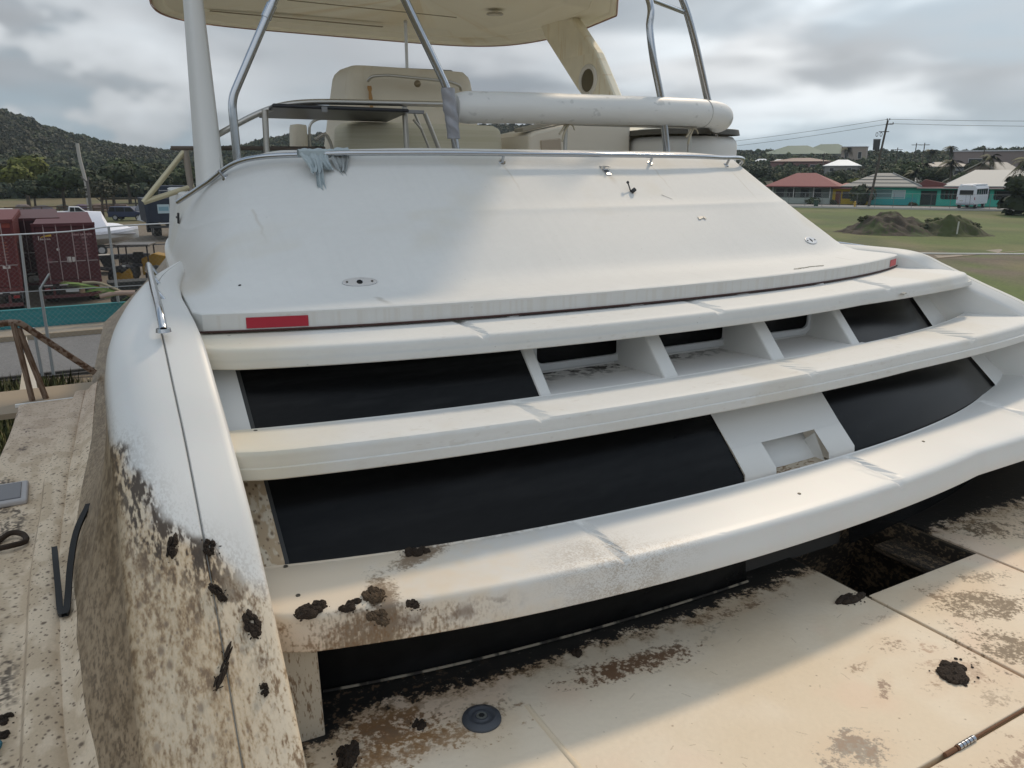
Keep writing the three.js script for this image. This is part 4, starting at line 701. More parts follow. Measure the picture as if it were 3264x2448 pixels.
// boarding handrail behind the end of the side deck
{
  const o = thing('handrail', 'rusty brown pipe handrail of the boarding steps behind the side deck', 'handrail', [-.25, EYE + SIDE - .02, -6.7]), q = (x, y, z) => [x + .25, y - SIDE + .02, z + 6.7], m = std(.23, .165, .12, .85, 0, { map: colorTex(256, 64, (u, v) => { const k = f2(u * 60, v * 8, 4); return mix3([1, 1, 1], [.35, .22, .14], sst(.42, .62, k)); }) });
  mesh('top_rail', bent([q(-.75, -1.10, -6.9), q(-.325, -1.052, -6.7), q(.12, -1.50, -6.75)], .024, .03), m, o);
  mesh('rail_post', rod(q(-.355, -1.06, -6.7), q(-.315, -1.66, -6.7), .021), m, o); mesh('rail_post', rod(q(-.329, -1.10, -6.7), q(-.225, -1.66, -6.72), .021), m, o);
  mesh('boarding_step', box(.9, .04, .7, 0, -.02, -.05), std(.3, .24, .17, .9), o); for (const [x, z] of [[-.4, .25], [.4, .25], [-.4, -.35], [.4, -.35]]) mesh('step_leg', rod([x, -.02, z], [x, -(EYE + SIDE - .02), z], .025), m, o);
}
// ------------------------------------------------------------------ land
const RIDGE = [[-3.2, 2], [-.9, 3], [-.3, 5.2], [-.10, 4.5], [-.043, 3.55], [-.018, 3.1], [.005, 2.55], [.034, 2.05], [.06, 1.7], [.089, 1.45], [.12, 1.2], [.136, 1.15], [.2, 1.5], [.232, 2.0], [.26, 2.1], [.35, 2.5], [.502, 3.0], [.62, 2.6], [.70, 1.6], [.78, 1.1], [.9, .7], [1.3, .8], [3.2, 2]];
function ridgeDeg(a) { for (let i = 1; i < RIDGE.length; i++) if (a <= RIDGE[i][0]) { const t = (a - RIDGE[i - 1][0]) / (RIDGE[i][0] - RIDGE[i - 1][0]); return lerp(RIDGE[i - 1][1], RIDGE[i][1], t * t * (3 - 2 * t)); } return 2; }
function landY(x, z) {
  const r = Math.hypot(x, z), a = Math.atan2(x, -z);
  const right = sst(.66, .80, a) * sst(2.6, 1.6, a);
  const hillTop = 5.4 + 470 * Math.tan(ridgeDeg(a) * Math.PI / 180);
  let h = (1 - right) * Math.max(0, hillTop) * (sst(190, 500, r) * .75 + .25 * sst(230, 470, r)) * (1 - .8 * sst(520, 900, r));
  h += right * 15 * sst(160, 520, r);
  h += (f2(x * .02, z * .02, 4) - .5) * 5 * sst(150, 330, r) + (f2(x * .35, z * .35, 3) - .5) * .10 * sst(8, 20, r);
  return h - .05 - .25 * sst(15, 24, r) * sst(.62, .5, a) * sst(-2, -1.2, a);
}
const SCRUBBY = (x, z) => f2(x * .013 + 4, z * .013, 4);
{
  const radii = []; for (let r = 0; r < 60; r += 2.5) radii.push(r); for (let r = 60; r < 1700; r *= 1.045) radii.push(r);
  const NA = 360, pos = [], col = [], uv = [], ix = [];
  for (const r of radii) for (let i = 0; i <= NA; i++) {
    const a = -Math.PI + i / NA * 2 * Math.PI, x = r * Math.sin(a), z = -r * Math.cos(a);
    pos.push(x, landY(x, z), z); uv.push(x / 6, z / 6);
    const n = f2(x * .12, z * .12, 4), m = f2(x * .5 + 5, z * .5, 4), far = sst(175, 260, r);
    let c;
    if (a > .55 && a < 2) {                          // field to the right, bare earth nearer the boat
      c = mix3([.15, .115, .08], [.10, .135, .026], sst(.30, .48, n * .7 + m * .3 + sst(60, 74, r) * .32 - .16));
      c = mix3(c, [.18, .16, .065], sst(.50, .64, f2(x * .16 + 9, z * .16, 4)) * .6); c = mix3(c, [.065, .085, .02], sst(.5, .64, f2(x * .3 + 2, z * .3 + 5, 4)) * .6);
    } else {                                         // trodden yard, then dry pasture below the hill
      c = mix3([.20, .155, .11], [.14, .115, .085], m);
      c = mix3(c, [.16, .125, .055], sst(88, 110, r)); c = mix3(c, [.085, .095, .028], sst(90, 110, r) * sst(.42, .62, n));
    }
    if (r < 24 && a < .55) c = mix3(c, [.11, .10, .035], .75 * sst(.35, .6, m + .15));
    c = mix3(c, mix3([.055, .045, .028], [.04, .045, .02], m), far);
    col.push(...c);
  }
  for (let k = 0; k < radii.length - 1; k++) for (let i = 0; i < NA; i++) { const a = k * (NA + 1) + i, b = a + 1, c = a + NA + 1, d = c + 1; ix.push(a, c, b, b, c, d); }
  const g = new THREE.BufferGeometry(); g.setAttribute('position', new THREE.Float32BufferAttribute(pos, 3)); g.setAttribute('color', new THREE.Float32BufferAttribute(col, 3)); g.setAttribute('uv', new THREE.Float32BufferAttribute(uv, 2)); g.setIndex(ix); g.computeVertexNormals();
  const m = std(1, 1, 1, .95, 0, { vertexColors: true, map: colorTex(1024, 1024, (u, v) => { const k = .55 + .7 * f2(u * 64, v * 64, 5) * (.6 + .8 * f2(u * 7, v * 7, 4)); return [Math.min(1, k), Math.min(1, k), Math.min(1, k * .98)]; }) });
  tag(mesh('ground', g, m), 'earth and grass of the yard and the hills around it', null, null, 'structure');
}
const asphalt = std(.17, .165, .16, .9, 0, { map: colorTex(512, 512, (u, v) => { const k = .72 + .3 * f2(u * 90, v * 90, 3) * (.5 + f2(u * 6, v * 6, 4)); return [k, k, k]; }) });
function strip(name, label, x0, x1, z0, z1, y, mat, n = 24) { const rows = []; for (let i = 0; i <= n; i++) { const x = lerp(x0, x1, i / n); rows.push([[x, y, z0], [x, y, z1]]); } const g = grid(rows, 0); uvPlane(g, 0, 2, .12); return tag(mesh(name, g, mat), label, null, null, 'structure'); }
strip('road', 'grey asphalt road between the two fences on the left', -140, 60, -26, -31.6, -.20, asphalt);
{
  const kerbM = std(.32, .27, .21, .9, 0, { map: asphalt.map });
  const g = box(200, .16, 1.6, -40, -.14, -32.4), p = mesh('pavement', uvPlane(g, 0, 2, .2), kerbM); tag(p, 'dusty pavement along the teal wall', null, null, 'structure');
  tag(mesh('kerb', box(200, .20, .18, -40, -.13, -31.56), std(.28, .22, .15, .9)), 'worn kerb edge of the pavement', null, null, 'structure');
  tag(mesh('kerb', merge([box(60, .10, .12, 5, -.2, -25.7), box(60, .06, .1, 5, -.2, -25.35)]), std(.05, .045, .04, .9)), 'dark cable runs along the near road edge', null, null, 'structure');
}
// road in front of the houses on the right
const RT = [.55, .835], RN = [-.835, .55], R0 = [121, -86];     // along the row of houses, towards the camera
const rp = (s, d) => [R0[0] + RT[0] * s + RN[0] * d, R0[1] + RT[1] * s + RN[1] * d], RTURN = Math.atan2(-RT[1], RT[0]);
{
  const rows = []; for (let i = 0; i <= 20; i++) { const s = lerp(-70, 70, i / 20), a = rp(s, 3.2), b = rp(s, 13.5); rows.push([[a[0], .09, a[1]], [b[0], .09, b[1]]]); }
  tag(mesh('road', uvPlane(grid(rows, 0), 0, 2, .12), std(.27, .26, .25, .9, 0, { map: asphalt.map })), 'pale road in front of the houses', null, null, 'structure');
}
// ------------------------------------------------------------------ foliage
function leaves(seed, blobs, n, size, tone = .5) {
  const r = rng(seed), pos = [], nor = [], col = [], tot = blobs.reduce((s, b) => s + b[3] ** 2, 0);
  for (let i = 0; i < n; i++) {
    let q = r() * tot, b = blobs[0]; for (const k of blobs) { q -= k[3] ** 2; if (q <= 0) { b = k; break; } }
    const d = V(r() * 2 - 1, r() * 2 - 1, r() * 2 - 1).normalize(), rad = b[3] * (.45 + .6 * Math.sqrt(r())) * (.75 + .5 * n3(d.x * 2.2 + seed, d.y * 2.2, d.z * 2.2));
    const c = V(b[0] + d.x * rad, b[1] + d.y * rad * (b[4] ?? .8), b[2] + d.z * rad);
    const nn = d.clone().add(V(r() - .5, r() - .3, r() - .5).multiplyScalar(1.3)).normalize(), a = V(nn.z, .3 * (r() - .5), -nn.x).normalize(), e = nn.clone().cross(a), s = size * (.55 + .9 * r());
    const k = lerp(.6, 1.35, r() * (1 - tone) + tone * n3(c.x * .7 + seed, c.y * .7, c.z * .7)), P = [[-1, -.5], [1, -.35], [.15, .9], [-1, -.5], [.15, .9], [-.7, .6]];
    for (const [u, w] of P) { const p = c.clone().addScaledVector(a, u * s).addScaledVector(e, w * s); pos.push(p.x, p.y, p.z); nor.push(nn.x, nn.y, nn.z); col.push(k, k * (1 + .10 * (r() - .5)), k); }
  }
  const g = new THREE.BufferGeometry(); g.setAttribute('position', new THREE.Float32BufferAttribute(pos, 3)); g.setAttribute('normal', new THREE.Float32BufferAttribute(nor, 3)); g.setAttribute('color', new THREE.Float32BufferAttribute(col, 3)); return g;
}
const leafM = (r, g, b) => { const m = new THREE.MeshPhysicalMaterial({ roughness: .8, side: THREE.DoubleSide, vertexColors: true, transmission: 0 }); m.color.setRGB(r, g, b); return m; };
const LG = { dark: leafM(.031, .042, .014), olive: leafM(.055, .06, .02), bright: leafM(.115, .125, .015), dry: leafM(.044, .043, .021), mid: leafM(.045, .062, .016) };
const bark = std(.075, .06, .045, .95);
function blobSet(seed, n, w, h, r0) { const r = rng(seed), o = []; for (let i = 0; i < n; i++) { const a = r() * 6.28, q = Math.sqrt(r()); o.push([Math.cos(a) * q * w, h + (r() - .45) * r0 * 1.5 * (1 - q * .6) - q * q * r0 * .35, Math.sin(a) * q * w, r0 * (.55 + .5 * r())]); } return o; }
function treeProto(seed, mat, H, w, n, size, lean = 0) {
  const o = new THREE.Group(); o.name = 'tree_proto'; const r = rng(seed + 900), gs = [rod([0, 0, 0], [lean * .4, H * .42, .1], H * .034, H * .022, 8)], bl = blobSet(seed, 11, w * .62, H * .68, H * .2);
  for (const b of bl.slice(0, 7)) gs.push(rod([lean * .4, H * .38, .1], [b[0] * .75 + lean, b[1] - .1 * H * r(), b[2] * .75], H * .016, H * .006, 6));
  const t = shade(new THREE.Mesh(merge(gs), bark)); t.name = 'trunk'; o.add(t); const c = shade(new THREE.Mesh(leaves(seed, bl.map(b => [b[0] + lean, ...b.slice(1)]), n, size), mat)); c.name = 'crown'; o.add(c); return o;
}
const TREES = { dark: treeProto(1, LG.dark, 9, 5.2, 2600, .30), olive: treeProto(2, LG.olive, 9, 5, 2600, .30), bright: treeProto(3, LG.bright, 9, 4.6, 2600, .30), mid: treeProto(4, LG.mid, 9, 4.6, 2600, .30), dry: treeProto(5, LG.dry, 9, 4.5, 1100, .24, .6) };
function tree(kind, x, z, s, label, turn = 0, name = 'tree', group, sink = 0, sy) { const c = TREES[kind].clone(); c.name = numbered(name); scene.add(c); c.position.set(x, landY(x, z) - sink, z); c.rotation.y = turn; c.scale.set(s, sy ?? s, s); return tag(c, label, name.replace('_', ' '), group); }
function bushProto(seed, mat, n = 420, size = .2) { const g = leaves(seed, blobSet(seed, 6, 1.0, .75, .7), n, size); const m = shade(new THREE.Mesh(g, mat)); m.name = 'bush'; return m; }
const BUSH = { dark: bushProto(11, LG.dark), olive: bushProto(12, LG.olive), bright: bushProto(13, LG.bright), mid: bushProto(14, LG.mid) };
function bush(kind, x, y, z, s, label, turn = 0, sy) { const m = BUSH[kind].clone(); m.name = numbered('bush'); scene.add(m); m.position.set(x, y, z); m.rotation.y = turn; m.scale.set(s, sy ?? s, s); return tag(m, label, 'bush'); }
// scrub on the hill and on the built-up slope: nobody could count it
function scatter(name, label, n, seed, pick, geos) {
  const r = rng(seed), lists = geos.map(() => []);
  for (let i = 0, t = 0; i < n && t < n * 6; t++) { const p = pick(r); if (!p) continue; lists[p[4] ?? Math.floor(r() * geos.length)].push(p); i++; }
  const root = new THREE.Group(); root.name = numbered(name); scene.add(root); tag(root, label, null, null, 'stuff');
  geos.forEach(([g, m], k) => { const im = shade(new THREE.InstancedMesh(g, m, lists[k].length)); im.name = 'foliage'; const M = new THREE.Matrix4(), q = new THREE.Quaternion(), c = new THREE.Color(); lists[k].forEach(([x, y, z, s], i) => { q.setFromAxisAngle(V(0, 1, 0), i * 2.4); M.compose(V(x, y, z), q, V(s, s * (.75 + .5 * h3(i, k, 3)), s)); im.setMatrixAt(i, M); const e = .75 + .45 * h3(i, k, 9); im.setColorAt(i, c.setRGB(e, e * (.95 + .1 * h3(i, 4, k)), e * .97)); }); root.add(im); });
}
const scrubGeo = [0, 1, 2].map(i => leaves(60 + i, blobSet(60 + i, 6, 1.0, .7, .62), 200, .24));
scatter('hill_scrub', 'dark scrub and low trees covering the hill', 26000, 7, r => {
  const a = -.42 + r() * 1.21, R = Math.sqrt(lerp(200 ** 2, 505 ** 2, r())), x = R * Math.sin(a), z = -R * Math.cos(a); if (a > .66 && R > 420) return null;
  const dens = SCRUBBY(x, z), near = R < 300; const s = (near ? 1.9 : 1.5) * (.6 + .8 * r()); return [x, landY(x, z) - .3, z, s, (dens > .50 || near) ? (r() < .7 ? 0 : 1) : (r() < .75 ? 2 : 1)];
}, [[scrubGeo[0], LG.dark], [scrubGeo[1], LG.olive], [scrubGeo[2], LG.dry]]);
scatter('hillside_scrub', 'green bushes between the houses on the slope', 5200, 8, r => {
  const a = .72 + r() * .55, R = Math.sqrt(lerp(158 ** 2, 470 ** 2, r())), x = R * Math.sin(a), z = -R * Math.cos(a);
  if (f2(x * .03 + 3, z * .03, 3) < .38) return null; return [x, landY(x, z) - .3, z, 1.5 * (.5 + .8 * r()) * (R > 250 ? 1.25 : .9)];
}, [[scrubGeo[0], LG.dark], [scrubGeo[1], LG.olive], [scrubGeo[2], LG.mid]]);
// grass: tufts on the near verge and on the right field
{
  const tuft = (() => { const r = rng(3), pos = [], nor = []; for (let i = 0; i < 16; i++) { const a = r() * 6.28, x = (r() - .5) * .5, z = (r() - .5) * .5, h = .12 + .25 * r(), w = .02, dx = (r() - .5) * .25, dz = (r() - .5) * .25; pos.push(x - w * Math.cos(a), 0, z - w * Math.sin(a), x + w * Math.cos(a), 0, z + w * Math.sin(a), x + dx, h, z + dz); for (let k = 0; k < 3; k++) nor.push(0, 1, 0); } const g = new THREE.BufferGeometry(); g.setAttribute('position', new THREE.Float32BufferAttribute(pos, 3)); g.setAttribute('normal', new THREE.Float32BufferAttribute(nor, 3)); g.setAttribute('color', new THREE.Float32BufferAttribute(pos.map(() => 1), 3)); return g; })();
  scatter('grass', 'rough grass and weeds on the verge between boat and road', 9000, 9, r => {
    { const x = -9 + r() * 16, z = -9 - r() * 15.8; if (f2(x * .5, z * .5, 3) < .36) return null; return [x, landY(x, z), z, .5 + .8 * r()]; }
    return null;
  }, [[tuft, leafM(.085, .10, .022)], [tuft, leafM(.15, .13, .045)]]);
}
// ------------------------------------------------------------------ yard to the left
const teal = std(.035, .21, .22, .8, 0, { map: colorTex(512, 128, (u, v) => { const k = .78 + .25 * f2(u * 40, v * 10, 4); return [k, k, k]; }) });
tag(mesh('low_wall', merge([box(170, .95, .2, -42, .08, -33.4), box(170, .05, .24, -42, .58, -33.4)]), teal), 'long low teal wall along the far side of the road', 'wall');
const galv = std(.34, .35, .35, .5, .5);
function chainLink(w, h, pitch, r) { // woven wire as thin square rods
  const gs = [], n = Math.ceil((w + h) / pitch); const add = (a, b) => { const g = rod(a, b, r, r, 3); gs.push(g); };
  for (let i = 0; i <= n; i++) { const s = i * pitch - h; const x0 = Math.max(0, s), y0 = x0 - s, x1 = Math.min(w, s + h), y1 = x1 - s; if (x1 > x0) { add([x0, y0, 0], [x1, y1, 0]); add([w - x0, y0, .004], [w - x1, y1, .004]); } }
  return merge(gs);
}
{
  const f = thing('chain_link_fence', 'tall chain link fence on the teal wall in front of the red containers', 'fence', [0, .58, -33.4]);
  for (const [x, t, b] of [[-8, 3.0, 0], [-4.6, 3.0, 0], [-1.13, 2.68, -.09], [1.72, 2.86, .0], [4.6, 2.9, 0], [8, 2.9, 0]]) mesh('fence_post', rod([x + b, 0, 0], [x, t, 0], .055, .045), galv, f);
  mesh('top_rail', tube([[-14, 2.62, 0], [-1.13, 2.68, 0], [1.8, 2.86, 0], [4.6, 2.92, 0], [10, 2.95, 0]], .026, 40, 8), std(.55, .56, .56, .4, .5), f);
  const w = mesh('chain_link', chainLink(20, 2.6, .17, .0014).translate(-12, .1, 0), galv, f); w.userData.kind = 'stuff';
  const g = thing('chain_link_fence', 'near chain link fence with leaning posts on this side of the road', 'fence', [0, 0, -24.6]);
  for (const [x, z, t, b] of [[-.565, 0, 2.40, 0], [-.86, 0, 1.35, .03], [-3.4, 0, 2.4, 0], [2.4, 0, 2.4, 0], [5.5, 0, 2.4, 0]]) mesh('fence_post', merge([rod([x + b, 0, z], [x, t, z], .045, .04), ...(t > 2 ? [rod([x, t - .02, z], [x + .26, t + .36, z], .03)] : [])]), galv, g);
  const v = mesh('chain_link', chainLink(16, 1.75, .14, .0014).translate(-9, .1, 0), galv, g); v.userData.kind = 'stuff';
  mesh('top_rail', tube([[-9, 1.85, 0], [-3.4, 2.3, 0], [-.565, 2.32, 0], [2.4, 2.3, 0], [8, 2.3, 0]], .012, 40, 6), galv, g);
}
// shipping containers with their doors towards us, each on a trailer
function doorTex(seed, base, draw) {
  const c = document.createElement('canvas'); c.width = 512; c.height = 560; const k = c.getContext('2d');
  k.fillStyle = base; k.fillRect(0, 0, 512, 560);
  const r = rng(seed); for (let i = 0; i < 700; i++) { k.fillStyle = `rgba(${r() < .5 ? '20,5,5' : '120,60,50'},${.03 + .06 * r()})`; k.fillRect(r() * 512, r() * 560, 4 + 40 * r() * r(), 4 + 70 * r() * r()); }
  draw(k); const t = new THREE.CanvasTexture(c); t.colorSpace = THREE.SRGBColorSpace; return t;
}
function container(label, x, z, H, tex, color, turn) {
  const o = thing('shipping_container', label, 'container', [x, .62, z], turn, null), m = std(...color, .65), W = 2.44, L = 12;
  const door = new THREE.MeshStandardMaterial({ map: tex, roughness: .6 });
  // two door leaves share one printed sheet
  for (const s of [0, 1]) { const g = new THREE.BoxGeometry(1.10, H - .34, .05), uv = g.attributes.uv; for (let i = 0; i < uv.count; i++) uv.setX(i, uv.getX(i) / 2 + s / 2); g.translate(s ? .56 : -.56, H / 2 + .02, -.05); mesh('door', g, door, o); }
  const corr = []; for (let i = 0; i < 40; i++) corr.push(box(.02, H - .3, .15, -W / 2 + .03, H / 2, -.4 - i * .29), box(.02, H - .3, .15, W / 2 - .03, H / 2, -.4 - i * .29));
  mesh('container_body', merge([box(W - .1, H - .08, L - .12, 0, H / 2, -L / 2 - .08), ...corr]), m, o);
  mesh('door_frame', merge([rbox(.10, H, .12, .01, -W / 2 + .05, H / 2, -.02), rbox(.10, H, .12, .01, W / 2 - .05, H / 2, -.02), box(W - .2, .16, .12, 0, .08, -.02), box(W - .2, .14, .12, 0, H - .07, -.02)]), m, o);
  for (const q of [-.78, -.30, .30, .78]) { const b = mesh('locking_bar', rod([q, .05, .02], [q, H - .05, .02], .022), std(.38, .28, .27, .5, .4), o); for (const h of [.12, H * .35, H * .72, H - .12]) mesh('bar_bracket', box(.10, .06, .05, q, h, .0), m, b); mesh('bar_handle', box(.42, .035, .03, q + .18, H * .37, .04), std(.35, .28, .27, .5, .4), b); }
  for (const a of [-1, 1]) for (const h of [.06, H - .06]) mesh('corner_casting', rbox(.17, .13, .18, .01, a * (W / 2 - .075), h, -.03), m, o);
  return o;
}
function trailer(label, x, z, turn) {
  const o = thing('container_trailer', label, 'trailer', [x, -.3, z], turn);
  mesh('chassis', merge([box(.16, .2, 11.5, -.5, .80, -5.8), box(.16, .2, 11.5, .5, .80, -5.8), box(2.3, .12, .2, 0, .82, -.1), box(2.3, .12, .2, 0, .82, -3)]), std(.05, .04, .04, .8), o);
  mesh('rear_bumper', merge([box(2.3, .14, .1, 0, .35, -.05), box(.1, .45, .08, -.7, .6, -.05), box(.1, .45, .08, .7, .6, -.05)]), std(.10, .03, .03, .7), o);
  for (const q of [-1.0, 1.0]) for (const k of [-1.3, -2.7]) { const w = mesh('wheel', new THREE.CylinderGeometry(.5, .5, .5, 24).rotateZ(Math.PI / 2).translate(q * .85, .42, k), rubber, o); mesh('rim', new THREE.CylinderGeometry(.26, .26, .52, 16).rotateZ(Math.PI / 2).translate(q * .86, .5, k), std(.3, .3, .3, .5, .5), w); }
  for (const q of [-.8, .8]) mesh('mud_flap', box(.6, .65, .03, q, .62, -.55), std(.02, .02, .02, .8), o);
  mesh('licence_plate', box(.52, .12, .02, .0, .58, .0), std(.5, .5, .48, .5), o);
  for (const q of [-.95, .95]) mesh('tail_lamp', rbox(.22, .12, .06, .01, q, .68, .0), std(.25, .02, .02, .3), o);
  for (const q of [-.9, -.3, .3, .9]) mesh('reflective_strip', box(.34, .05, .01, q, .86, .02), std(.75, .72, .70, .4), o);
}
{
  const txt = (k, s, x, y, px, a = .75) => { k.font = `bold ${px}px sans-serif`; k.fillStyle = `rgba(225,205,200,${a})`; k.fillText(s, x, y); };
  const tB = doorTex(3, '#4a1319', k => {
    k.fillStyle = '#c9a23a'; k.beginPath(); k.moveTo(40, 108); k.quadraticCurveTo(75, 84, 140, 78); k.lineTo(140, 100); k.quadraticCurveTo(90, 98, 40, 112); k.fill();
    k.fillStyle = '#d8d0c8'; k.font = 'bold 27px sans-serif'; k.fillText('Beacon', 34, 136); k.fillRect(22, 100, 7, 36); k.fillRect(20, 96, 11, 6);
    txt(k, 'BEAU', 318, 98, 27); txt(k, '244732', 394, 98, 27); txt(k, '0', 486, 98, 27); txt(k, '22G1', 402, 130, 24);
    for (let i = 0; i < 5; i++) { k.fillStyle = 'rgba(215,190,185,.4)'; k.fillRect(318, 166 + i * 36, 56, 5); k.fillRect(404, 162 + i * 36, 66, 5); k.fillRect(404, 171 + i * 36, 50, 5); }
    k.fillStyle = '#cfc8c0'; k.beginPath(); k.arc(182, 240, 15, 0, 7); k.fill(); k.fillStyle = '#c9c2bb'; k.fillRect(250, 322, 34, 60); k.fillRect(292, 326, 30, 52); k.fillStyle = 'rgba(190,150,145,.35)'; k.fillRect(60, 330, 56, 56);
  });
  const tA = doorTex(4, '#5c1517', k => {
    txt(k, '344475 2', 300, 98, 27); txt(k, '45G1', 330, 134, 25); for (let i = 0; i < 7; i++) { k.fillStyle = `rgba(225,${i < 4 ? 150 : 190},${i < 4 ? 90 : 170},.5)`; k.fillRect(330, 166 + i * 26, 70, 6); k.fillRect(420, 166 + i * 26, 44, 6); } k.fillStyle = '#ddd6cf'; k.fillRect(400, 372, 62, 26); k.fillStyle = 'rgba(180,90,60,.5)'; k.fillRect(0, 0, 512, 40);
  });
  const tC = doorTex(6, '#3a1216', k => { });
  container('dark red container with yellow and white lettering, right one of the row', .30, -40.3, 2.62, tB, [.075, .012, .016], -.02);
  trailer('trailer under the right red container, its wheels behind the teal wall', .30, -40.35, -.02);
  container('brighter red tall container cut by the left picture edge', -2.72, -38.6, 2.92, tA, [.11, .016, .015], .0);
  trailer('trailer under the tall red container at the left picture edge', -2.72, -38.65, 0);
  container('dark container set back in the gap between the two front containers', -1.0, -45.5, 2.62, tC, [.06, .012, .014], 0);
  trailer('trailer of the container set back in the gap', -1.0, -45.55, 0);
}
// shrink-wrapped motor boat on a trailer
{
  const o = thing('motor_boat', 'small white motor boat under tight shrink wrap', 'boat', [2.6, .45, -61], 0), white = std(.80, .80, .84, .5), hullM = std(.55, .55, .54, .5);
  const hull = [], wrap = [];
  for (let i = 0; i <= 16; i++) { const t = i / 16, x = lerp(-2.6, 2.35, t), b = 1.1 * (1 - (t > .55 ? ((t - .55) / .45) ** 2.2 : 0)) + .02, sh = .95 + .35 * t * t; hull.push([[x, sh, b], [x + .02, sh * .62, b * .93], [x, .25 + .35 * t * t, b * .55], [x, .12 + .5 * t ** 3, 0], [x, .25 + .35 * t * t, -b * .55], [x + .02, sh * .62, -b * .93], [x, sh, -b]]); const pk = lerp(1.75, 1.5, t) + (t > .35 && t < .62 ? .75 : 0) - .35 * sst(.7, 1, t); wrap.push([[x, sh - .12, -b - .03], [x, sh + .06, -b - .01], [x, lerp(sh, pk, .7), -b * .55], [x, pk, -.2 * b], [x, pk + .03, 0], [x, pk, .2 * b], [x, lerp(sh, pk, .7), b * .55], [x, sh + .06, b + .01], [x, sh - .12, b + .03]]); }
  mesh('hull', grid(hull, .6), hullM, o); mesh('shrink_wrap', grid(wrap, .35), white, o); mesh('wrap_band', box(4.6, .05, 2.1, -.2, .93, 0), std(.3, .3, .32, .7), o);
  mesh('outboard', rbox(.35, .9, .4, .1, -2.75, .6, 0), std(.2, .2, .2, .5), o);
  const t = thing('boat_trailer', 'low galvanised trailer carrying the wrapped boat', 'trailer', [2.6, 0, -61]); mesh('frame', merge([box(5.4, .1, .1, .2, .5, .8), box(5.4, .1, .1, .2, .5, -.8), box(.1, .1, 1.8, -1.5, .5, 0), box(.1, .1, 1.8, 1, .5, 0), box(1.6, .08, .08, 3.4, .5, 0)]), std(.1, .1, .1, .7), t); for (const x of [-.9, -.1]) for (const z of [-1, 1]) { const w = mesh('wheel', new THREE.CylinderGeometry(.34, .34, .22, 20).rotateX(Math.PI / 2).translate(x, .34, z), rubber, t); mesh('rim', new THREE.CylinderGeometry(.2, .2, .24, 14).rotateX(Math.PI / 2).translate(x, .34, z), std(.5, .5, .5, .5, .4), w); }
}
// yellow loader
{
  const o = thing('wheel_loader', 'yellow wheel loader with a dark open canopy', 'loader', [3.3, 0, -43], -.35), ye = std(.30, .165, .015, .6), bk = std(.03, .03, .032, .7);
  mesh('canopy', rbox(1.55, .09, 1.5, .03, 0, 2.0, 0), std(.11, .10, .09, .5), o);
  for (const [x, z] of [[-.66, .6], [.66, .6], [-.66, -.6], [.66, -.6]]) mesh('canopy_post', rod([x * 1.0, .9, z], [x * .98, 2.0, z], .035), bk, o);
  mesh('engine_hood', prism([[-.1, .5], [1.7, .5], [1.75, .75], [1.4, 1.35], [.5, 1.55], [-.1, 1.3]], .9, .05).translate(.3, 0, -.3), ye, o);
  mesh('rear_body', prism([[-.9, .45], [.1, .45], [.1, .95], [-.5, 1.0], [-.95, .9]], 1.0, .04).translate(-.1, 0, .2), bk, o);
  mesh('fender', (() => { const g = new THREE.CylinderGeometry(.66, .66, .42, 24, 1, false, -.4, 2.6).rotateX(Math.PI / 2); return g.translate(-.75, .52, .75); })(), ye, o);
  mesh('seat', merge([rbox(.5, .14, .5, .05, 0, 1.0, 0), rbox(.5, .6, .14, .06, 0, 1.3, -.22)]), bk, o); mesh('steering_wheel', new THREE.TorusGeometry(.19, .02, 8, 20).rotateX(1.1).translate(0, 1.3, .4), bk, o);
  for (const [x, z] of [[-.7, .75], [-.7, -.75], [1.0, .72], [1.0, -.72]]) { const w = mesh('wheel', new THREE.TorusGeometry(.36, .17, 10, 24).translate(x, .52, z), rubber, o); mesh('rim', new THREE.CylinderGeometry(.28, .28, .2, 18).rotateX(Math.PI / 2).translate(x, .52, z), ye, w); }
  mesh('tow_arm', merge([rod([-1.0, .75, .3], [-2.6, 1.0, .3], .05), rod([-1.0, .75, -.2], [-2.6, 1.0, -.2], .05)]), bk, o);
  mesh('headlamp', rbox(.14, .10, .06, .02, -.45, 1.02, .74), std(.6, .6, .55, .3), o); mesh('bucket_lever', rod([-.25, .95, .35], [-.3, 1.35, .45], .018), bk, o);
}
{ const r = rng(12); for (let i = 0; i < 3; i++) tag(mesh('timber_pole', rod([1.2 + i * .05, .12 + i * .02, -41.5 + i * .45], [2.7, .12, -42.9 + i * .5], .055, .05), std(.34, .25, .18, .9)), ['nearest pale pole on the ground between container and loader', 'middle pale pole on the ground between container and loader', 'farthest pale pole on the ground between container and loader'][2 - i], 'pole', 'pale poles by the loader'); 
  const p = thing('flat_trailer', 'low dark flatbed trailer behind the right container', 'trailer', [2.2, 0, -52]); mesh('bed', merge([box(4.2, .12, 1.8, .3, .62, 0), box(4.2, .16, .08, .3, .72, .9)]), std(.03, .03, .035, .8), p); mesh('tow_bar', rod([-1.8, .62, .2], [-2.9, .95, .2], .05), std(.03, .03, .03, .8), p); for (const x of [.2, 1.2]) for (const z of [-.8, .8]) mesh('wheel', new THREE.CylinderGeometry(.34, .34, .2, 18).rotateX(Math.PI / 2).translate(x, .34, z), rubber, p); mesh('board_stack', box(1.9, .05, 1.2, -.6, .72, .1), std(.40, .38, .34, .8), p);
  const b = thing('low_crate', 'dark low crate between loader and teal wall', 'crate', [2.55, 0, -37.2]); mesh('crate_box', merge([box(1.9, .12, 1.0, 0, .9, 0), box(1.8, .75, .9, 0, .45, 0)]), std(.025, .025, .022, .8), b); mesh('crate_band', box(1.92, .05, .02, 0, .6, .46), std(.12, .1, .07, .8), b);
}
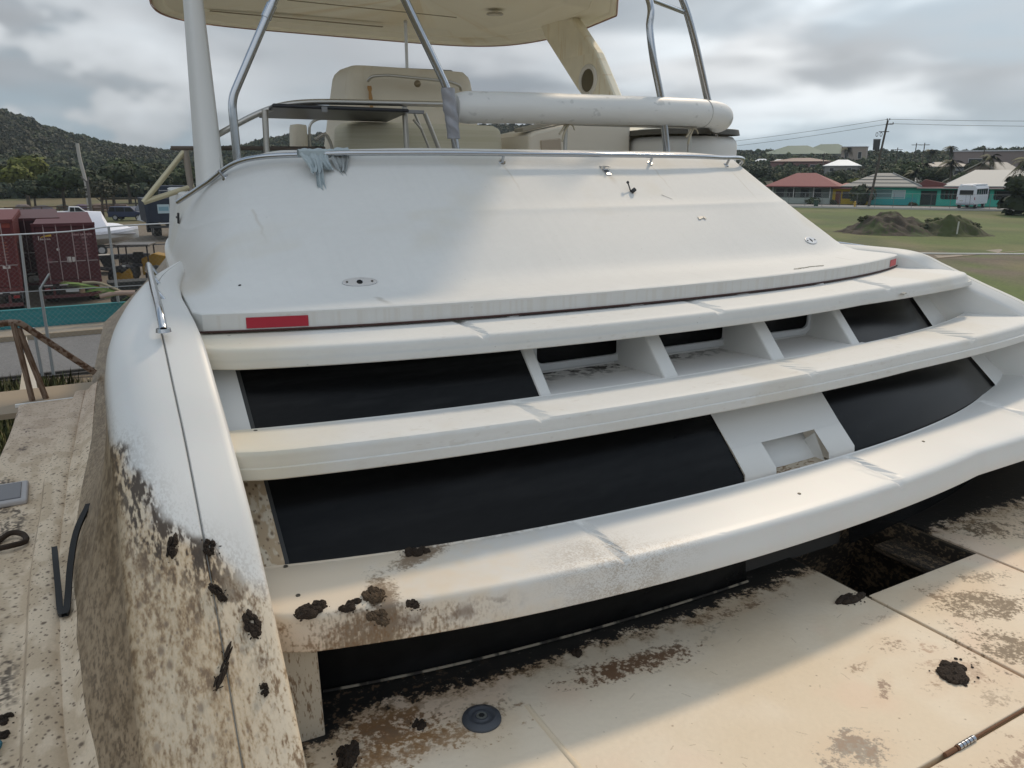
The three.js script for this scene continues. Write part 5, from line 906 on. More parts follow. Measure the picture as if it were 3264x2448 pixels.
// dark dump container truck
{
  const o = thing('dump_truck', 'dark blue dump truck body with a pale notice on its tail', 'truck', [9.1, 0, -75], 0), bl = std(.016, .024, .042, .6);
  mesh('dump_body', prism([[-2.25, 1.2], [2.2, 1.2], [2.35, 3.25], [-2.35, 3.2]], 5.5, .04).translate(0, 0, -2.75), bl, o);
  for (let i = 0; i < 6; i++) mesh('body_rib', box(.09, 1.9, .06, -1.9 + i * .82 + .3 * (i > 2), 2.2, .03), bl, o);
  const n = mesh('notice_board', box(.95, .75, .03, -.85, 2.35, .06), std(.42, .52, .55, .6), o); mesh('notice_panel', box(.78, .34, .01, -.85, 2.36, .082), std(.20, .34, .40, .6), n);
  mesh('cab', rbox(2.3, 1.2, 1.8, .1, .8, 3.6, -6.5), bl, o); mesh('roof_tarp', prism([[-1.2, 3.25], [2.2, 3.25], [1.8, 3.75], [-.2, 3.55]], 4, .05).translate(0, 0, -3), std(.16, .16, .15, .8), o);
  mesh('top_bar', rod([-1.0, 3.85, -.5], [1.2, 3.9, -.5], .035), std(.3, .3, .3, .5), o); mesh('chassis', box(1.1, .3, 7.5, 0, 1.0, -3.8), std(.02, .02, .02, .8), o);
  for (const x of [-1.45, 1.45]) for (const z of [-.8, -2.2, -6.4]) { const w = mesh('wheel', new THREE.CylinderGeometry(.55, .55, .6, 22).rotateZ(Math.PI / 2).translate(x, .55, z), rubber, o); mesh('rim', new THREE.CylinderGeometry(.28, .28, .62, 14).rotateZ(Math.PI / 2).translate(x, .55, z), std(.2, .2, .2, .5, .4), w); }
  mesh('bumper', box(4.2, .2, .15, 0, .85, .05), std(.05, .05, .05, .7), o);
}
function car(name, label, cat, x, z, turn, paint, outline, glass, L, W, wr, wx) {
  const o = thing(name, label, cat, [x, landY(x, z) + .02, z], turn), m = std(...paint, .35);
  mesh('body', prism(outline, W, .06), m, o);
  for (const g of glass) mesh('window', prism(g, W + .012, .004), std(.015, .018, .02, .15), o);
  for (const q of wx) for (const s of [-1, 1]) { const w = mesh('wheel', new THREE.CylinderGeometry(wr, wr, .22, 22).rotateX(Math.PI / 2).translate(q, wr, s * (W / 2 - .09)), rubber, o); mesh('rim', new THREE.CylinderGeometry(wr * .6, wr * .6, .235, 16).rotateX(Math.PI / 2).translate(q, wr, s * (W / 2 - .085)), std(.35, .35, .36, .4, .6), w); }
  for (const s of [-1, 1]) { mesh('headlamp', rbox(.08, .14, .26, .02, L[1] - .02, .82, s * (W / 2 - .3)), std(.7, .7, .66, .3), o); mesh('tail_lamp', rbox(.06, .22, .14, .02, L[0] + .03, .85, s * (W / 2 - .16)), std(.3, .02, .02, .3), o); }
  return o;
}
const pickup = [[-2.6, .45], [2.55, .45], [2.62, .8], [2.5, 1.0], [1.35, 1.12], [.72, 1.66], [-.35, 1.70], [-.5, 1.15], [-2.58, 1.12]], pickG = [[[.65, 1.58], [1.15, 1.12], [.25, 1.12], [.25, 1.60]], [[.18, 1.60], [.18, 1.12], [-.32, 1.12], [-.26, 1.62]]];
car('pickup_truck', 'white pickup truck on the grass above the right container', 'pickup', 2.05, -110.5, 0, [.62, .62, .64], pickup, pickG, [-2.6, 2.6], 1.8, .38, [-1.6, 1.65]);
const suv = [[-2.2, .4], [2.15, .4], [2.2, .85], [1.2, 1.05], [.6, 1.6], [-1.9, 1.64], [-2.2, 1.0]], suvG = [[[.5, 1.52], [.98, 1.05], [-.1, 1.05], [-.1, 1.54]], [[-.2, 1.54], [-.2, 1.05], [-1.2, 1.05], [-1.2, 1.55]], [[-1.3, 1.55], [-1.3, 1.05], [-2.05, 1.05], [-1.85, 1.55]]];
car('wrecked_car', 'dark blue wrecked car with its bonnet up between pickup and dump truck', 'car', 8.0, -108, -.5, [.02, .03, .07], suv, suvG, [-2.2, 2.2], 1.75, .36, [-1.35, 1.4]);
{ const b = thing('car_bonnet', 'dark bonnet panel leaning up at the wrecked car', 'car bonnet', [9.2, .8, -107], .4); mesh('panel', rbox(1.5, .05, 1.4, .02, 0, .6, 0, 0, 0, .7), std(.03, .035, .05, .25), b); const d = thing('scrap_pile', 'pale scrap metal heap beside the dump truck', 'scrap', [9.5, 0, -104]); for (const [x, y, z, a] of [[0, .3, 0, .3], [.6, .5, .2, -.5], [-.5, .25, .3, .8]]) mesh('scrap_panel', rbox(1.1, .06, .8, .02, x, y, z, .4, a, a), std(.30, .30, .29, .5, .3), d); }
car('parked_car', 'white car roof showing at the far left above the red container', 'car', -4.6, -109, .1, [.6, .6, .6], suv, suvG, [-2.2, 2.2], 1.75, .36, [-1.35, 1.4]);
car('parked_van', 'pale green van top showing just behind the left red container', 'van', -1.65, -98, .1, [.55, .58, .42], suv, suvG, [-2.2, 2.2], 1.75, .36, [-1.35, 1.4]);
// wooden paddock rail, tall bleached trunk, stone row
{ const f = thing('paddock_fence', 'brown timber rail fence behind the white pickup', 'fence', [1, 0, -117]); for (let i = 0; i < 8; i++) mesh('fence_post', rod([-6 + i * 1.9, 0, 0], [-6 + i * 1.9, 1.25, 0], .07), std(.09, .055, .035, .9), f); for (const y of [.5, .85, 1.18]) mesh('rail', box(13.6, .12, .05, .6, y, .06), std(.09, .055, .035, .9), f);
  const s = thing('timber_stand', 'grey timber frame standing on the grass behind the wrecked car', 'frame', [8.2, 0, -122]); for (const x of [-1.8, 1.8]) mesh('frame_post', rod([x, 0, 0], [x, 2.0, 0], .1), std(.06, .05, .045, .9), s); mesh('frame_beam', box(5, .25, .15, 0, 1.9, 0), std(.07, .06, .05, .9), s); mesh('frame_beam', box(5, .14, .12, 0, 1.2, 0), std(.07, .06, .05, .9), s);
  const t = thing('dead_trunk', 'tall bleached bare trunk rising from the dark trees', 'trunk', [4.15, landY(4.15, -121), -121]); mesh('trunk', tube([[0, 0, 0], [.1, 3, 0], [.02, 5, 0], [-.25, 7.4, 0], [-.30, 9.3, 0]], .22, 24, 8), std(.42, .40, .37, .9), t);
  const lp = thing('fence_pole', 'grey forked pole in front of the dark trees above the pickup', 'pole', [3.2, 0, -88]); mesh('pole', rod([0, 0, 0], [0, 4.6, 0], .16, .13), std(.13, .12, .11, .9), lp); mesh('pole_arm', merge([rod([0, 4.4, 0], [-.5, 5.0, 0], .07), rod([0, 4.4, 0], [.22, 4.95, 0], .07)]), std(.13, .12, .11, .9), lp);
  const r = rng(77), where = ['leftmost boulder on the pasture edge', 'second boulder from the left on the pasture edge', 'dark boulder below the yellow green tree', 'flat boulder by the tree trunk', 'low boulder under the dark trees', 'pale boulder under the dark trees', 'round boulder beside the timber frame', 'grey boulder above the wrecked car', 'small boulder above the dump truck', 'last boulder in the row towards the dump truck'];
  for (let i = 0; i < 10; i++) { const x = -9 + i * 2.6, z = -136 - 8 * r(), g = new THREE.IcosahedronGeometry(1, 2), p = g.attributes.position; for (let k = 0; k < p.count; k++) { const q = .7 + .6 * n3(p.getX(k) * 1.7 + i * 5, p.getY(k) * 1.7, p.getZ(k) * 1.7); p.setXYZ(k, p.getX(k) * q * 1.5, p.getY(k) * q * .8, p.getZ(k) * q); } g.computeVertexNormals(); const o = mesh('boulder', g, std(.13 + .12 * r(), .115 + .1 * r(), .10 + .08 * r(), .95)); o.position.set(x, landY(x, z) + .3, z); o.scale.setScalar(.6 + .6 * r()); tag(o, where[i], 'boulder', 'boulders along the pasture edge'); } }
// palm frond debris on the teal wall
{ const o = thing('palm_frond', 'cut palm frond hanging over the teal wall by the boat', 'palm frond', [1.2, 1.2, -33.15]); mesh('stem', tube([[-.6, .25, 0], [0, .2, .1], [.9, -.3, .2], [1.5, -.6, .1]], .05, 20, 8), std(.28, .24, .16, .8), o); const gs = []; const r = rng(8); for (let i = 0; i < 26; i++) { const t = i / 26, x = lerp(-.7, 1.2, t), y = lerp(.25, -.3, t); gs.push(rod([x, y, .1], [x - .5 - .3 * r(), y + .12 - .5 * r() * t, .2 + .3 * r()], .03, .006, 4)); } mesh('leaflets', merge(gs), std(.13, .20, .05, .7), o); mesh('dry_stem', tube([[-.1, -.25, .25], [.5, -.18, .3], [1.1, -.2, .3]], .09, 12, 8), std(.34, .25, .2, .9), o); }
// trees below the hill
for (const [k, x, z, s, l, t, sy] of [
  ['bright', -3.2, -150, 1.05, 'yellow green tree with a visible trunk at the far left', 0], ['dark', -2.2, -139, .62, 'low dark tree in front of the yellow green tree', 1],
  ['dark', 4.6, -128, .80, 'dark spreading tree right of the bleached trunk', 2], ['mid', 1.6, -140, .85, 'dark green tree left of the bleached trunk', 3], ['dry', 5.6, -118, .62, 'half bare leaning tree beside the white pickup', 1.2],
  ['dark', 8.8, -146, .92, 'dark tree above the wrecked car', 4], ['mid', 12.6, -165, 1.05, 'broad dark green tree left of the stair rail', .4], ['dark', 15.8, -158, .85, 'dark bushy tree just behind the stair rail', 2.2], ['olive', 18.8, -168, 1.0, 'olive tree beside the white hardtop leg', 1], ['mid', 23, -165, .9, 'green tree right behind the foot of the hardtop leg', 5],
  ['olive', -8.5, -158, 1.0, 'olive tree at the very left edge', 2.5], ['olive', 2.2, -196, .9, 'round olive tree up the slope beside the top of the bleached trunk', 2.5], ['dark', 32, -180, 1.0, 'dark tree seen below the table rail', 1.5], ['mid', 40, -178, .95, 'dark tree seen beside the small cream seat back', 3.1], ['dark', 47, -176, .9, 'dark tree seen behind the grab hoop', 4.4], ['dark', 24.5, -190, 1.0, 'dark tree between hardtop leg and bent steel tube', 3.6]]) tree(k, x, z, s, l, t, 'tree', null, .2, sy);
// ------------------------------------------------------------------ houses to the right. Row axis: s along the road, d towards the camera
const onRow = (s, d) => { const p = rp(s, d); return [p[0], landY(p[0], p[1]) + .06, p[1]]; };
const rowThing = (name, label, cat, s, d, group) => thing(name, label, cat, onRow(s, d), RTURN, group);
const tealW = std(.035, .40, .31, .8), tealD = std(.03, .30, .25, .8), darkIn = std(.012, .014, .014, .5), trimW = std(.6, .6, .58, .6);
function hip(w, d, h, over, ridge, mat, sheets, o, y) { // hipped roof as separate slopes
  const a = w / 2 + over, b = d / 2 + over, q = ridge / 2, P = [[-a, 0, b], [a, 0, b], [a, 0, -b], [-a, 0, -b], [-q, h, 0], [q, h, 0]].map(p => [p[0], p[1] + y, p[2]]);
  const tri = (...ids) => { const g = new THREE.BufferGeometry(), v = []; for (const i of ids) v.push(...P[i]); g.setAttribute('position', new THREE.Float32BufferAttribute(v, 3)); g.setAttribute('uv', new THREE.Float32BufferAttribute(ids.flatMap(i => [P[i][0] * .2, P[i][2] * .2]), 2)); g.computeVertexNormals(); return g; };
  const r = mesh('roof', merge([tri(0, 1, 5, 0, 5, 4), tri(1, 2, 5), tri(2, 3, 4, 2, 4, 5), tri(3, 0, 4), box(2 * a, .16, .06, 0, y - .06, b), box(2 * a, .16, .06, 0, y - .06, -b), box(.06, .16, 2 * b, a, y - .06, 0), box(.06, .16, 2 * b, -a, y - .06, 0)]), mat, o);
  for (const i of sheets) { const t = i; const e = mesh('roof_batten', merge([box(lerp(2 * a, 2 * q, t), .05, .10, 0, y + h * t + .03, lerp(b, 0, t)), box(.10, .05, lerp(2 * b, 0, t), lerp(a, q, t), y + h * t + .03, 0), box(.10, .05, lerp(2 * b, 0, t), -lerp(a, q, t), y + h * t + .03, 0)]), std(.03, .028, .026, .8), r); }
  return r;
}
function win(o, x, y, z, w, h, frame = trimW, louvers = 0, pane = darkIn) { const f = mesh('window', merge([box(w + .14, .07, .07, x, y + h / 2 + .035, z), box(w + .14, .07, .07, x, y - h / 2 - .035, z), box(.07, h, .07, x - w / 2 - .035, y, z), box(.07, h, .07, x + w / 2 + .035, y, z)]), frame, o); mesh('pane', box(w, h, .03, x, y, z - .015), pane, f); if (louvers) mesh('louvre_slats', merge([...Array(louvers)].map((_, i) => box(w - .02, h / louvers * .55, .02, x, y - h / 2 + (i + .5) * h / louvers, z + .022, -.5))), std(.20, .36, .36, .4), f); return f; }
// red roofed house with a veranda and yellow annexe
{
  const o = rowThing('house', 'low house with a faded red hipped roof, white veranda and yellow end wall', 'house', -13.5, -5); o.scale.setScalar(1.07);
  mesh('wall', box(9.6, 2.7, 7, -.8, 1.35, -1), std(.16, .19, .17, .8), o);
  mesh('veranda_wall', merge([box(9.2, .95, .15, -.8, .48, 3.6)]), std(.36, .40, .37, .8), o);
  for (const x of [-5.2, -1.9, 1.2, 3.7]) mesh('veranda_post', box(.12, 1.75, .12, x, 1.82, 3.6), trimW, o);
  for (const x of [-4.2, -2.4, -.3, 1.6]) win(o, x, 1.7, 2.53, 1.3, 1.3, std(.2, .22, .2, .7));
  const ya = mesh('annexe', box(5.4, 2.5, 5.5, 6.7, 1.25, -.2), std(.52, .36, .015, .8), o); 
  mesh('door', box(.85, 2.0, .05, 4.9, 1.05, 2.57), std(.16, .05, .03, .7), o); win(o, 6.0, 1.45, 2.57, .9, 1.0, std(.1, .05, .03, .7)); win(o, 7.9, 1.6, 2.57, .55, .9, std(.4, .26, .02, .7)); win(o, 8.7, 1.6, 2.57, .55, .9, std(.4, .26, .02, .7));
  hip(10.4, 8.8, 2.05, .55, 3.0, std(.25, .085, .08, .8), [], o, 2.82).position.set(-.6, 0, .1);
  const ar = hip(5.4, 6.0, .75, .35, 2.6, std(.32, .13, .11, .75), [], o, 2.55); ar.position.set(6.9, 0, -.2); ar.name = 'annexe_roof';
}
// long turquoise house
{
  const o = rowThing('house', 'long turquoise bungalow with grey hipped roofs and an arched veranda', 'house', 7.2, -5), W = 10.4; o.scale.setScalar(1.08);
  mesh('wall', merge([box(W, 2.75, 8, -8.2, 1.38, -1.6)]), tealW, o); mesh('wall_band', box(W + .02, 1.15, .03, -8.2, .58, 2.42), std(.025, .33, .33, .8), o);
  mesh('veranda_back', box(18, 2.6, 6, 5.6, 1.3, -4.2), std(.05, .16, .15, .8), o);
  // veranda front with openings with rounded lower corners
  { const s = new THREE.Shape(); s.moveTo(-3, 0); s.lineTo(14.8, 0); s.lineTo(14.8, 2.55); s.lineTo(-3, 2.55); s.closePath(); const hole = (x0, x1, y0, y1, r) => { const h = new THREE.Path(); h.moveTo(x0, y1); h.lineTo(x1, y1); h.lineTo(x1, y0 + r); h.quadraticCurveTo(x1, y0, x1 - r, y0); h.lineTo(x0 + r, y0); h.quadraticCurveTo(x0, y0, x0, y0 + r); h.closePath(); s.holes.push(h); }; hole(.15, 2.95, .95, 2.4, .35); hole(3.45, 6.6, .95, 2.4, .35); hole(7.1, 10.1, .95, 2.4, .35); hole(10.6, 13.8, .95, 2.4, .35); hole(-2.55, -.35, .05, 2.2, .02); mesh('veranda_front', new THREE.ExtrudeGeometry(s, { depth: .16, bevelEnabled: false, curveSegments: 6 }).translate(0, 0, 2.3), std(.045, .42, .33, .8), o); }
  for (let i = 0; i < 8; i++) mesh('gate_bar', box(.05, 2.1, .04, -2.4 + i * .27, 1.1, 2.36), std(.05, .03, .03, .7), o);
  for (let i = 0; i < 4; i++) mesh('veranda_bar', box(.05, 1.45, .04, .7 + i * .55, 1.65, 2.36), std(.03, .25, .2, .7), o);
  win(o, -7.9, 1.65, 2.43, 2.6, 1.3, std(.3, .5, .46, .6), 9); win(o, -5.6, 1.62, 2.43, 1.7, 1.2, std(.5, .6, .58, .6), 0, std(.34, .43, .45, .6)); win(o, -11.2, 1.7, 2.43, 1.7, 1.2, std(.3, .5, .46, .6), 9);
  win(o, 4.9, 1.5, -1.16, 1.8, 1.3, std(.2, .3, .3, .7)); win(o, 8.6, 1.5, -1.16, 1.8, 1.3, std(.2, .3, .3, .7)); mesh('door', box(.95, 2.0, .06, 12.0, 1.0, -1.15), std(.18, .02, .02, .6), o); win(o, 1.6, 1.5, -1.16, 1.6, 1.2, std(.2, .3, .3, .7));
  const g = std(.26, .255, .235, .7), g2 = std(.42, .42, .40, .6);
  const r1 = hip(W, 8.2, 2.0, .6, 2.2, g, [.25, .5, .75], o, 2.82); r1.position.set(-8.2, 0, -1.5);
  mesh('ridge_cap', rod([-6.9, 4.85, -1.5], [-2.6, 2.95, 3.1], .09), std(.3, .3, .28, .7), o);
  const r2 = hip(12.5, 8.5, 2.35, .5, 5.5, g2, [], o, 2.95); r2.position.set(7.2, 0, -1.4); r2.name = 'veranda_roof';
  mesh('porch_eave', merge([box(17.6, .12, 1.0, 5.6, 2.72, 3.0, .12)]), std(.26, .09, .07, .75), o); mesh('porch_gutter', rod([-3.2, 2.62, 3.5], [14.4, 2.60, 3.5], .07), std(.45, .40, .38, .5), o);
  mesh('red_valley_roof', prism([[-3.4, 2.8], [1.5, 2.95], [.2, 3.4], [-2.2, 3.9]], 3.5, .02).translate(0, 0, .8), std(.15, .05, .045, .8), o);
}
// white minibus seen from behind
{
  const p = rp(10.6, 9.5), o = thing('minibus', 'white minibus seen from its rear, parked in front of the turquoise house', 'bus', [p[0], .1, p[1]], RTURN - .28), wh = std(.66, .68, .72, .35), gl = std(.02, .022, .026, .15);
  o.scale.setScalar(1.15);
  const sec = [[-1.12, .55], [1.12, .55], [1.16, 1.3], [1.10, 2.55], [.95, 2.9], [.6, 3.02], [-.6, 3.02], [-.95, 2.9], [-1.10, 2.55], [-1.16, 1.3]];
  mesh('body', prism(sec, 6.2, .10).translate(0, 0, -3.1), wh, o); mesh('roof_shell', rbox(1.9, .14, 5.6, .06, 0, 3.02, -3.1), wh, o);
  mesh('rear_window', rbox(1.62, .62, .05, .12, -.02, 2.02, .0), gl, o); 
  for (let i = 0; i < 5; i++) mesh('side_window', rbox(.05, .72, .92, .02, 1.115, 2.12, -.75 - i * 1.08), gl, o);
  for (let i = 0; i < 5; i++) mesh('side_window', rbox(.05, .72, .92, .02, -1.115, 2.12, -.75 - i * 1.08), gl, o);
  mesh('door_seam', merge([box(.025, 1.15, .02, .0, 1.12, .006), box(1.9, .02, .02, 0, .78, .006)]), std(.2, .2, .22, .6), o); mesh('rear_bumper', rbox(2.2, .22, .18, .05, 0, .56, .04), std(.28, .29, .31, .5), o);
  for (const s of [-1, 1]) { mesh('tail_lamp', rbox(.09, .34, .05, .015, s * 1.03, 1.28, .01), std(.22, .015, .02, .3), o); mesh('marker_lamp', rbox(.1, .04, .04, .01, s * .55, 2.83, .0), std(.4, .05, .03, .4), o); }
  mesh('licence_plate', box(.42, .14, .02, -.5, 1.0, .012), std(.5, .5, .46, .5), o);
  for (const z of [-1.2, -4.9]) for (const s of [-1, 1]) { const w = mesh('wheel', new THREE.CylinderGeometry(.42, .42, .3, 22).rotateZ(Math.PI / 2).translate(s * .95, .42, z), rubber, o); mesh('rim', new THREE.CylinderGeometry(.24, .24, .32, 14).rotateZ(Math.PI / 2).translate(s * .955, .42, z), std(.4, .4, .4, .5, .4), w); } mesh('mirror', rbox(.08, .3, .18, .03, 1.3, 2.0, -5.7), std(.05, .05, .05, .5), o);
}
// heaps of earth on the field
function heap(label, x, z, w, h, d, seed, c1, c2) { const rows = []; const col = []; const n = 44; for (let i = 0; i <= n; i++) { const row = []; for (let j = 0; j <= n; j++) { const u = i / n * 2 - 1, v = j / n * 2 - 1, q = Math.hypot(u, v), hh = h * (sst(1.0, .28, q) * (.35 + 1.1 * f2(u * 2.3 + seed, v * 2.3, 4))) + .75 * (f2(u * 5 + seed, v * 5, 5) - .5) * sst(1.05, .7, q) + .4 * (f2(u * 13 + seed, v * 13, 4) - .5) * sst(1.05, .85, q); row.push([u * w, hh - .05, v * d]); } rows.push(row); }
  const t = surfTex(rows, 512, 512, P => { const n0 = f2(P[0] * .8 + seed, P[2] * .8, 4), f = f2(P[0] * 6, P[2] * 6, 4); return mix3(mix3(c1, [c1[0] * .5, c1[1] * .5, c1[2] * .5], f), c2, sst(.45, .62, n0 * .6 + f * .4)); });
  const o = mesh('earth_heap', grid(rows, 0), new THREE.MeshStandardMaterial({ map: t, roughness: .95, side: THREE.DoubleSide })); o.position.set(x, landY(x, z), z); o.rotation.y = RTURN; return tag(o, label, 'earth heap'); }
heap('large brown heap of earth on the grass, left of the two', 67.0, -47.4, 5.0, 1.75, 4.4, 3, [.075, .058, .040], [.048, .062, .02]);
heap('smaller overgrown heap of earth, right of the large brown heap', 70.0, -43.8, 4.2, 1.45, 3.4, 8, [.085, .08, .04], [.055, .065, .02]);
bush('olive', 65.6, 1.0, -48.8, .55, 'low weeds on the left shoulder of the large earth heap', 0, .35); bush('mid', 69.4, .9, -44.6, .7, 'green weeds on the top of the overgrown heap', 1, .45); bush('olive', 71.2, .5, -42.4, .6, 'weeds at the right foot of the overgrown heap', 2, .4); bush('dark', 68.0, .4, -44.4, .5, 'dark weeds in the dip between the two earth heaps', 3, .4);
tag(mesh('marker_stake', rod([68.2, 0, -41.6], [68.25, 1.25, -41.6], .06), std(.5, .48, .42, .8)), 'short pale stake standing in front of the overgrown heap', 'stake');
{ const o = mesh('pale_pipe', tube([[40, .25, -37.6], [46, .30, -33.9], [50, .27, -31.2], [56, .3, -27.0], [64, .28, -21.5]], .055, 40, 8), std(.62, .60, .56, .6)); tag(o, 'thin pale pipe line lying across the bare earth beside the boat', 'pipe'); }
// field fence with thin posts
{ const f = thing('chain_link_fence', 'thin wire fence along the far side of the grass field', 'fence', onRow(0, 14.5), RTURN); for (let i = 0; i < 30; i++) mesh('fence_post', rod([-34 + i * 2.5, 0, 0], [-34 + i * 2.5 + .05 * (i % 3 - 1), 2.3, 0], .035), std(.20, .20, .20, .6, .3), f); mesh('top_rail', tube([[-36, 2.25, 0], [0, 2.28, 0], [40, 2.25, 0]], .022, 20, 6), galv, f); mesh('bottom_kerb', box(78, .25, .14, 2, .12, 0), std(.45, .44, .41, .8), f); const c = mesh('chain_link', chainLink(76, 2.1, .35, .004).translate(-36, .12, .02), galv, f); c.userData.kind = 'stuff'; }
{ const p = rp(-10, 13.2), o = thing('rubbish_bin', 'dark green wheeled bin by the wire fence', 'bin', [p[0], .08, p[1]], RTURN); mesh('bin_body', prism([[-.28, .1], [.28, .1], [.36, 1.05], [-.36, 1.05]], .7, .03), std(.015, .05, .03, .6), o); mesh('bin_lid', rbox(.8, .08, .78, .03, 0, 1.1, 0), std(.02, .06, .035, .6), o); const q = rp(-4.4, 12.6), h = thing('hydrant', 'small yellow hydrant at the road edge left of the utility pole', 'hydrant', [q[0], .08, q[1]], RTURN); mesh('barrel', rod([0, 0, 0], [0, .8, 0], .16, .13, 14), std(.45, .28, .03, .5), h); mesh('cap', new THREE.SphereGeometry(.16, 14, 10).translate(0, .82, 0), std(.45, .28, .03, .5), h); mesh('nozzle', rod([-.28, .55, 0], [.28, .55, 0], .08), std(.45, .28, .03, .5), h); }
// utility pole with transformer, and the wires
const wood = std(.085, .07, .055, .9), wireM = std(.03, .03, .03, .7);
{
  const p = [114.4, -85.0], o = thing('utility_pole', 'tall leaning wooden utility pole with a transformer', 'utility pole', [p[0], 0, p[1]], RTURN), top = [1.35, 13.2, 0], at = y => y / 13.2 * 1.35;
  mesh('pole', rod([0, 0, 0], top, .20, .14, 12), wood, o);
  mesh('cross_arm', merge([box(1.1, .12, .1, at(12.7) + .35, 12.6, .16), box(1.5, .12, .1, at(11.6) - .2, 11.5, .18)]), wood, o);
  const tr = mesh('transformer', new THREE.CylinderGeometry(.52, .48, 1.5, 20).translate(at(9.6) - .85, 9.5, .1), std(.05, .052, .055, .6), o); mesh('transformer_lid', new THREE.CylinderGeometry(.55, .56, .16, 20).translate(at(9.6) - .85, 10.33, .1), std(.16, .16, .16, .5), tr); mesh('transformer_bracket', merge([box(1.5, .1, .1, at(8.6) - .6, 8.65, .1), rod([at(7.9), 7.9, .1], [at(8.6) - 1.1, 8.6, .1], .05)]), wood, tr);
  for (const [x, y] of [[at(13.2) - .1, 13.35], [at(13.2) + .25, 13.35], [at(12.7) + .85, 12.75]]) mesh('insulator', new THREE.CylinderGeometry(.07, .10, .26, 10).translate(x, y, .1), std(.08, .06, .05, .4), o);
  for (const x of [-1.1, -.5]) mesh('fuse_ring', new THREE.TorusGeometry(.24, .05, 8, 18).scale(.7, 1.2, 1).translate(at(11) + x, 11.1, .2), std(.10, .10, .11, .5), o);
  const w = (a, b, sag) => tube([0, .25, .5, .75, 1].map(t => [lerp(a[0], b[0], t), lerp(a[1], b[1], t) - sag * 4 * t * (1 - t), lerp(a[2], b[2], t)]), .028, 40, 5);
  const T = V(...top).applyAxisAngle(V(0, 1, 0), RTURN).add(V(p[0], 0, p[1])), hop = [[['upper black wire running left from the utility pole', [0, .15, 0], [96, 8.9, -142]], .8], [['lower black wire running left from the utility pole', [.3, -.5, .2], [97, 8.3, -140]], .9], [['upper black wire running right from the utility pole', [0, .15, 0], [134, 11.9, -46]], .25], [['lower black wire running right from the utility pole', [.3, -.5, .2], [134.4, 11.2, -45]], .3]];
  for (const [[l, off, b], sag] of hop) tag(mesh('power_line', w([T.x + off[0], T.y + off[1], T.z + off[2]], b, sag), wireM), l, 'wire', null);
}
// small poles on the slope
const slope = (R, a) => { const x = R * Math.sin(a), z = -R * Math.cos(a); return [x, landY(x, z), z]; };
[[235, .9375, 9.2, 'first small pole on the skyline right of the utility pole'], [240, .954, 9.3, 'second small pole on the skyline right of the utility pole'], [250, .972, 10.2, 'third small pole on the skyline, close to the tallest one'], [238, .980, 10.6, 'tallest small pole on the skyline above the dark green crown'], [200, 1.008, 7.8, 'small pole with a wide cross arm above the white pyramid roof'], [230, 1.062 - .025, 9.6, 'small pole on the skyline right of the tall palm'], [190, .921, 6.6, 'short pole beside the transformer of the utility pole'], [260, .879, 7.6, 'thin pole in front of the small white roofs near the skyline']].forEach(([R, a, h, l], i) => { const o = thing('utility_pole', l, 'utility pole', slope(R, a), RTURN); mesh('pole', rod([0, 0, 0], [.1, h, 0], .16, .11, 8), wood, o); mesh('cross_arm', box(2.4, .14, .12, .1, h - .5, 0), wood, o); });
// coconut palms
function palm(label, x, z, h, s, seed, lean) {
  const o = thing('palm_tree', label, 'palm', [x, landY(x, z) - .2, z], seed), r = rng(seed), pts = [[0, 0, 0], [lean * .3, h * .4, 0], [lean, h, 0]];
  mesh('trunk', tube(pts, .17, 16, 8), std(.12, .10, .08, .95), o); const gs = [];
  for (let i = 0; i < 20; i++) { const a = i * 2.4 + r(), el = 1.0 - i / 20 * 1.7 + .2 * r(), L = s * (.8 + .35 * r()), P = t => V(Math.cos(a) * L * t * Math.cos(el * (1 - .2 * t)), L * t * Math.sin(el) - L * .75 * t * t, Math.sin(a) * L * t * Math.cos(el * (1 - .2 * t))).add(V(lean, h, 0)); const pos = [], nor = [];
    for (let k = 1; k <= 16; k++) for (const sd of [-1, 1]) { const t = k / 16, p = P(t), q = P(Math.min(1, t + .03)), tg = q.clone().sub(P(t - .05)).normalize(), side = V(-tg.z, 0, tg.x).normalize().multiplyScalar(sd), len = L * .26 * Math.sin(Math.PI * Math.min(.96, .12 + t * .84)) + .1, e = p.clone().addScaledVector(side, len * .8).addScaledVector(tg, len * .5).add(V(0, -len * .45, 0)), w = tg.clone().multiplyScalar(.09); for (const v of [p.clone().sub(w), p.clone().add(w), e]) { pos.push(v.x, v.y, v.z); nor.push(0, 1, 0); } }
    const g = new THREE.BufferGeometry(); g.setAttribute('position', new THREE.Float32BufferAttribute(pos, 3)); g.setAttribute('normal', new THREE.Float32BufferAttribute(nor, 3)); g.setAttribute('color', new THREE.Float32BufferAttribute(pos.map(() => .7 + .5 * ((i * 37 % 10) / 10)), 3)); gs.push(g); }
  mesh('crown', mergeGeometries(gs), LG.olive, o); return o;
}
palm('tall full palm against the sky in the middle of the right hillside', 148.2, -93.0, 7.3, 2.6, 3, .5); palm('slim palm leaning in front of the big hilltop house', 164.4, -95.2, 8.2, 2.9, 8, .3); palm('palm cut by the right picture edge', 114.6, -61.6, 7.0, 2.7, 5, .2); palm('short palm left of the tall full palm', 142.5, -96.5, 5.4, 2.3, 11, -.3); palm('small distant palm on the skyline beside the utility pole', 226, -178, 8.0, 2.4, 14, .2); palm('tiny palm on the skyline above the white flat roof', 212, -140, 8.0, 2.6, 17, .4); palm('second tiny palm on the skyline right of the tiny one', 218, -138, 8.8, 2.8, 19, -.2); palm('dark palm beside the pale pyramid roof', 168, -112, 6.6, 2.5, 23, .4);
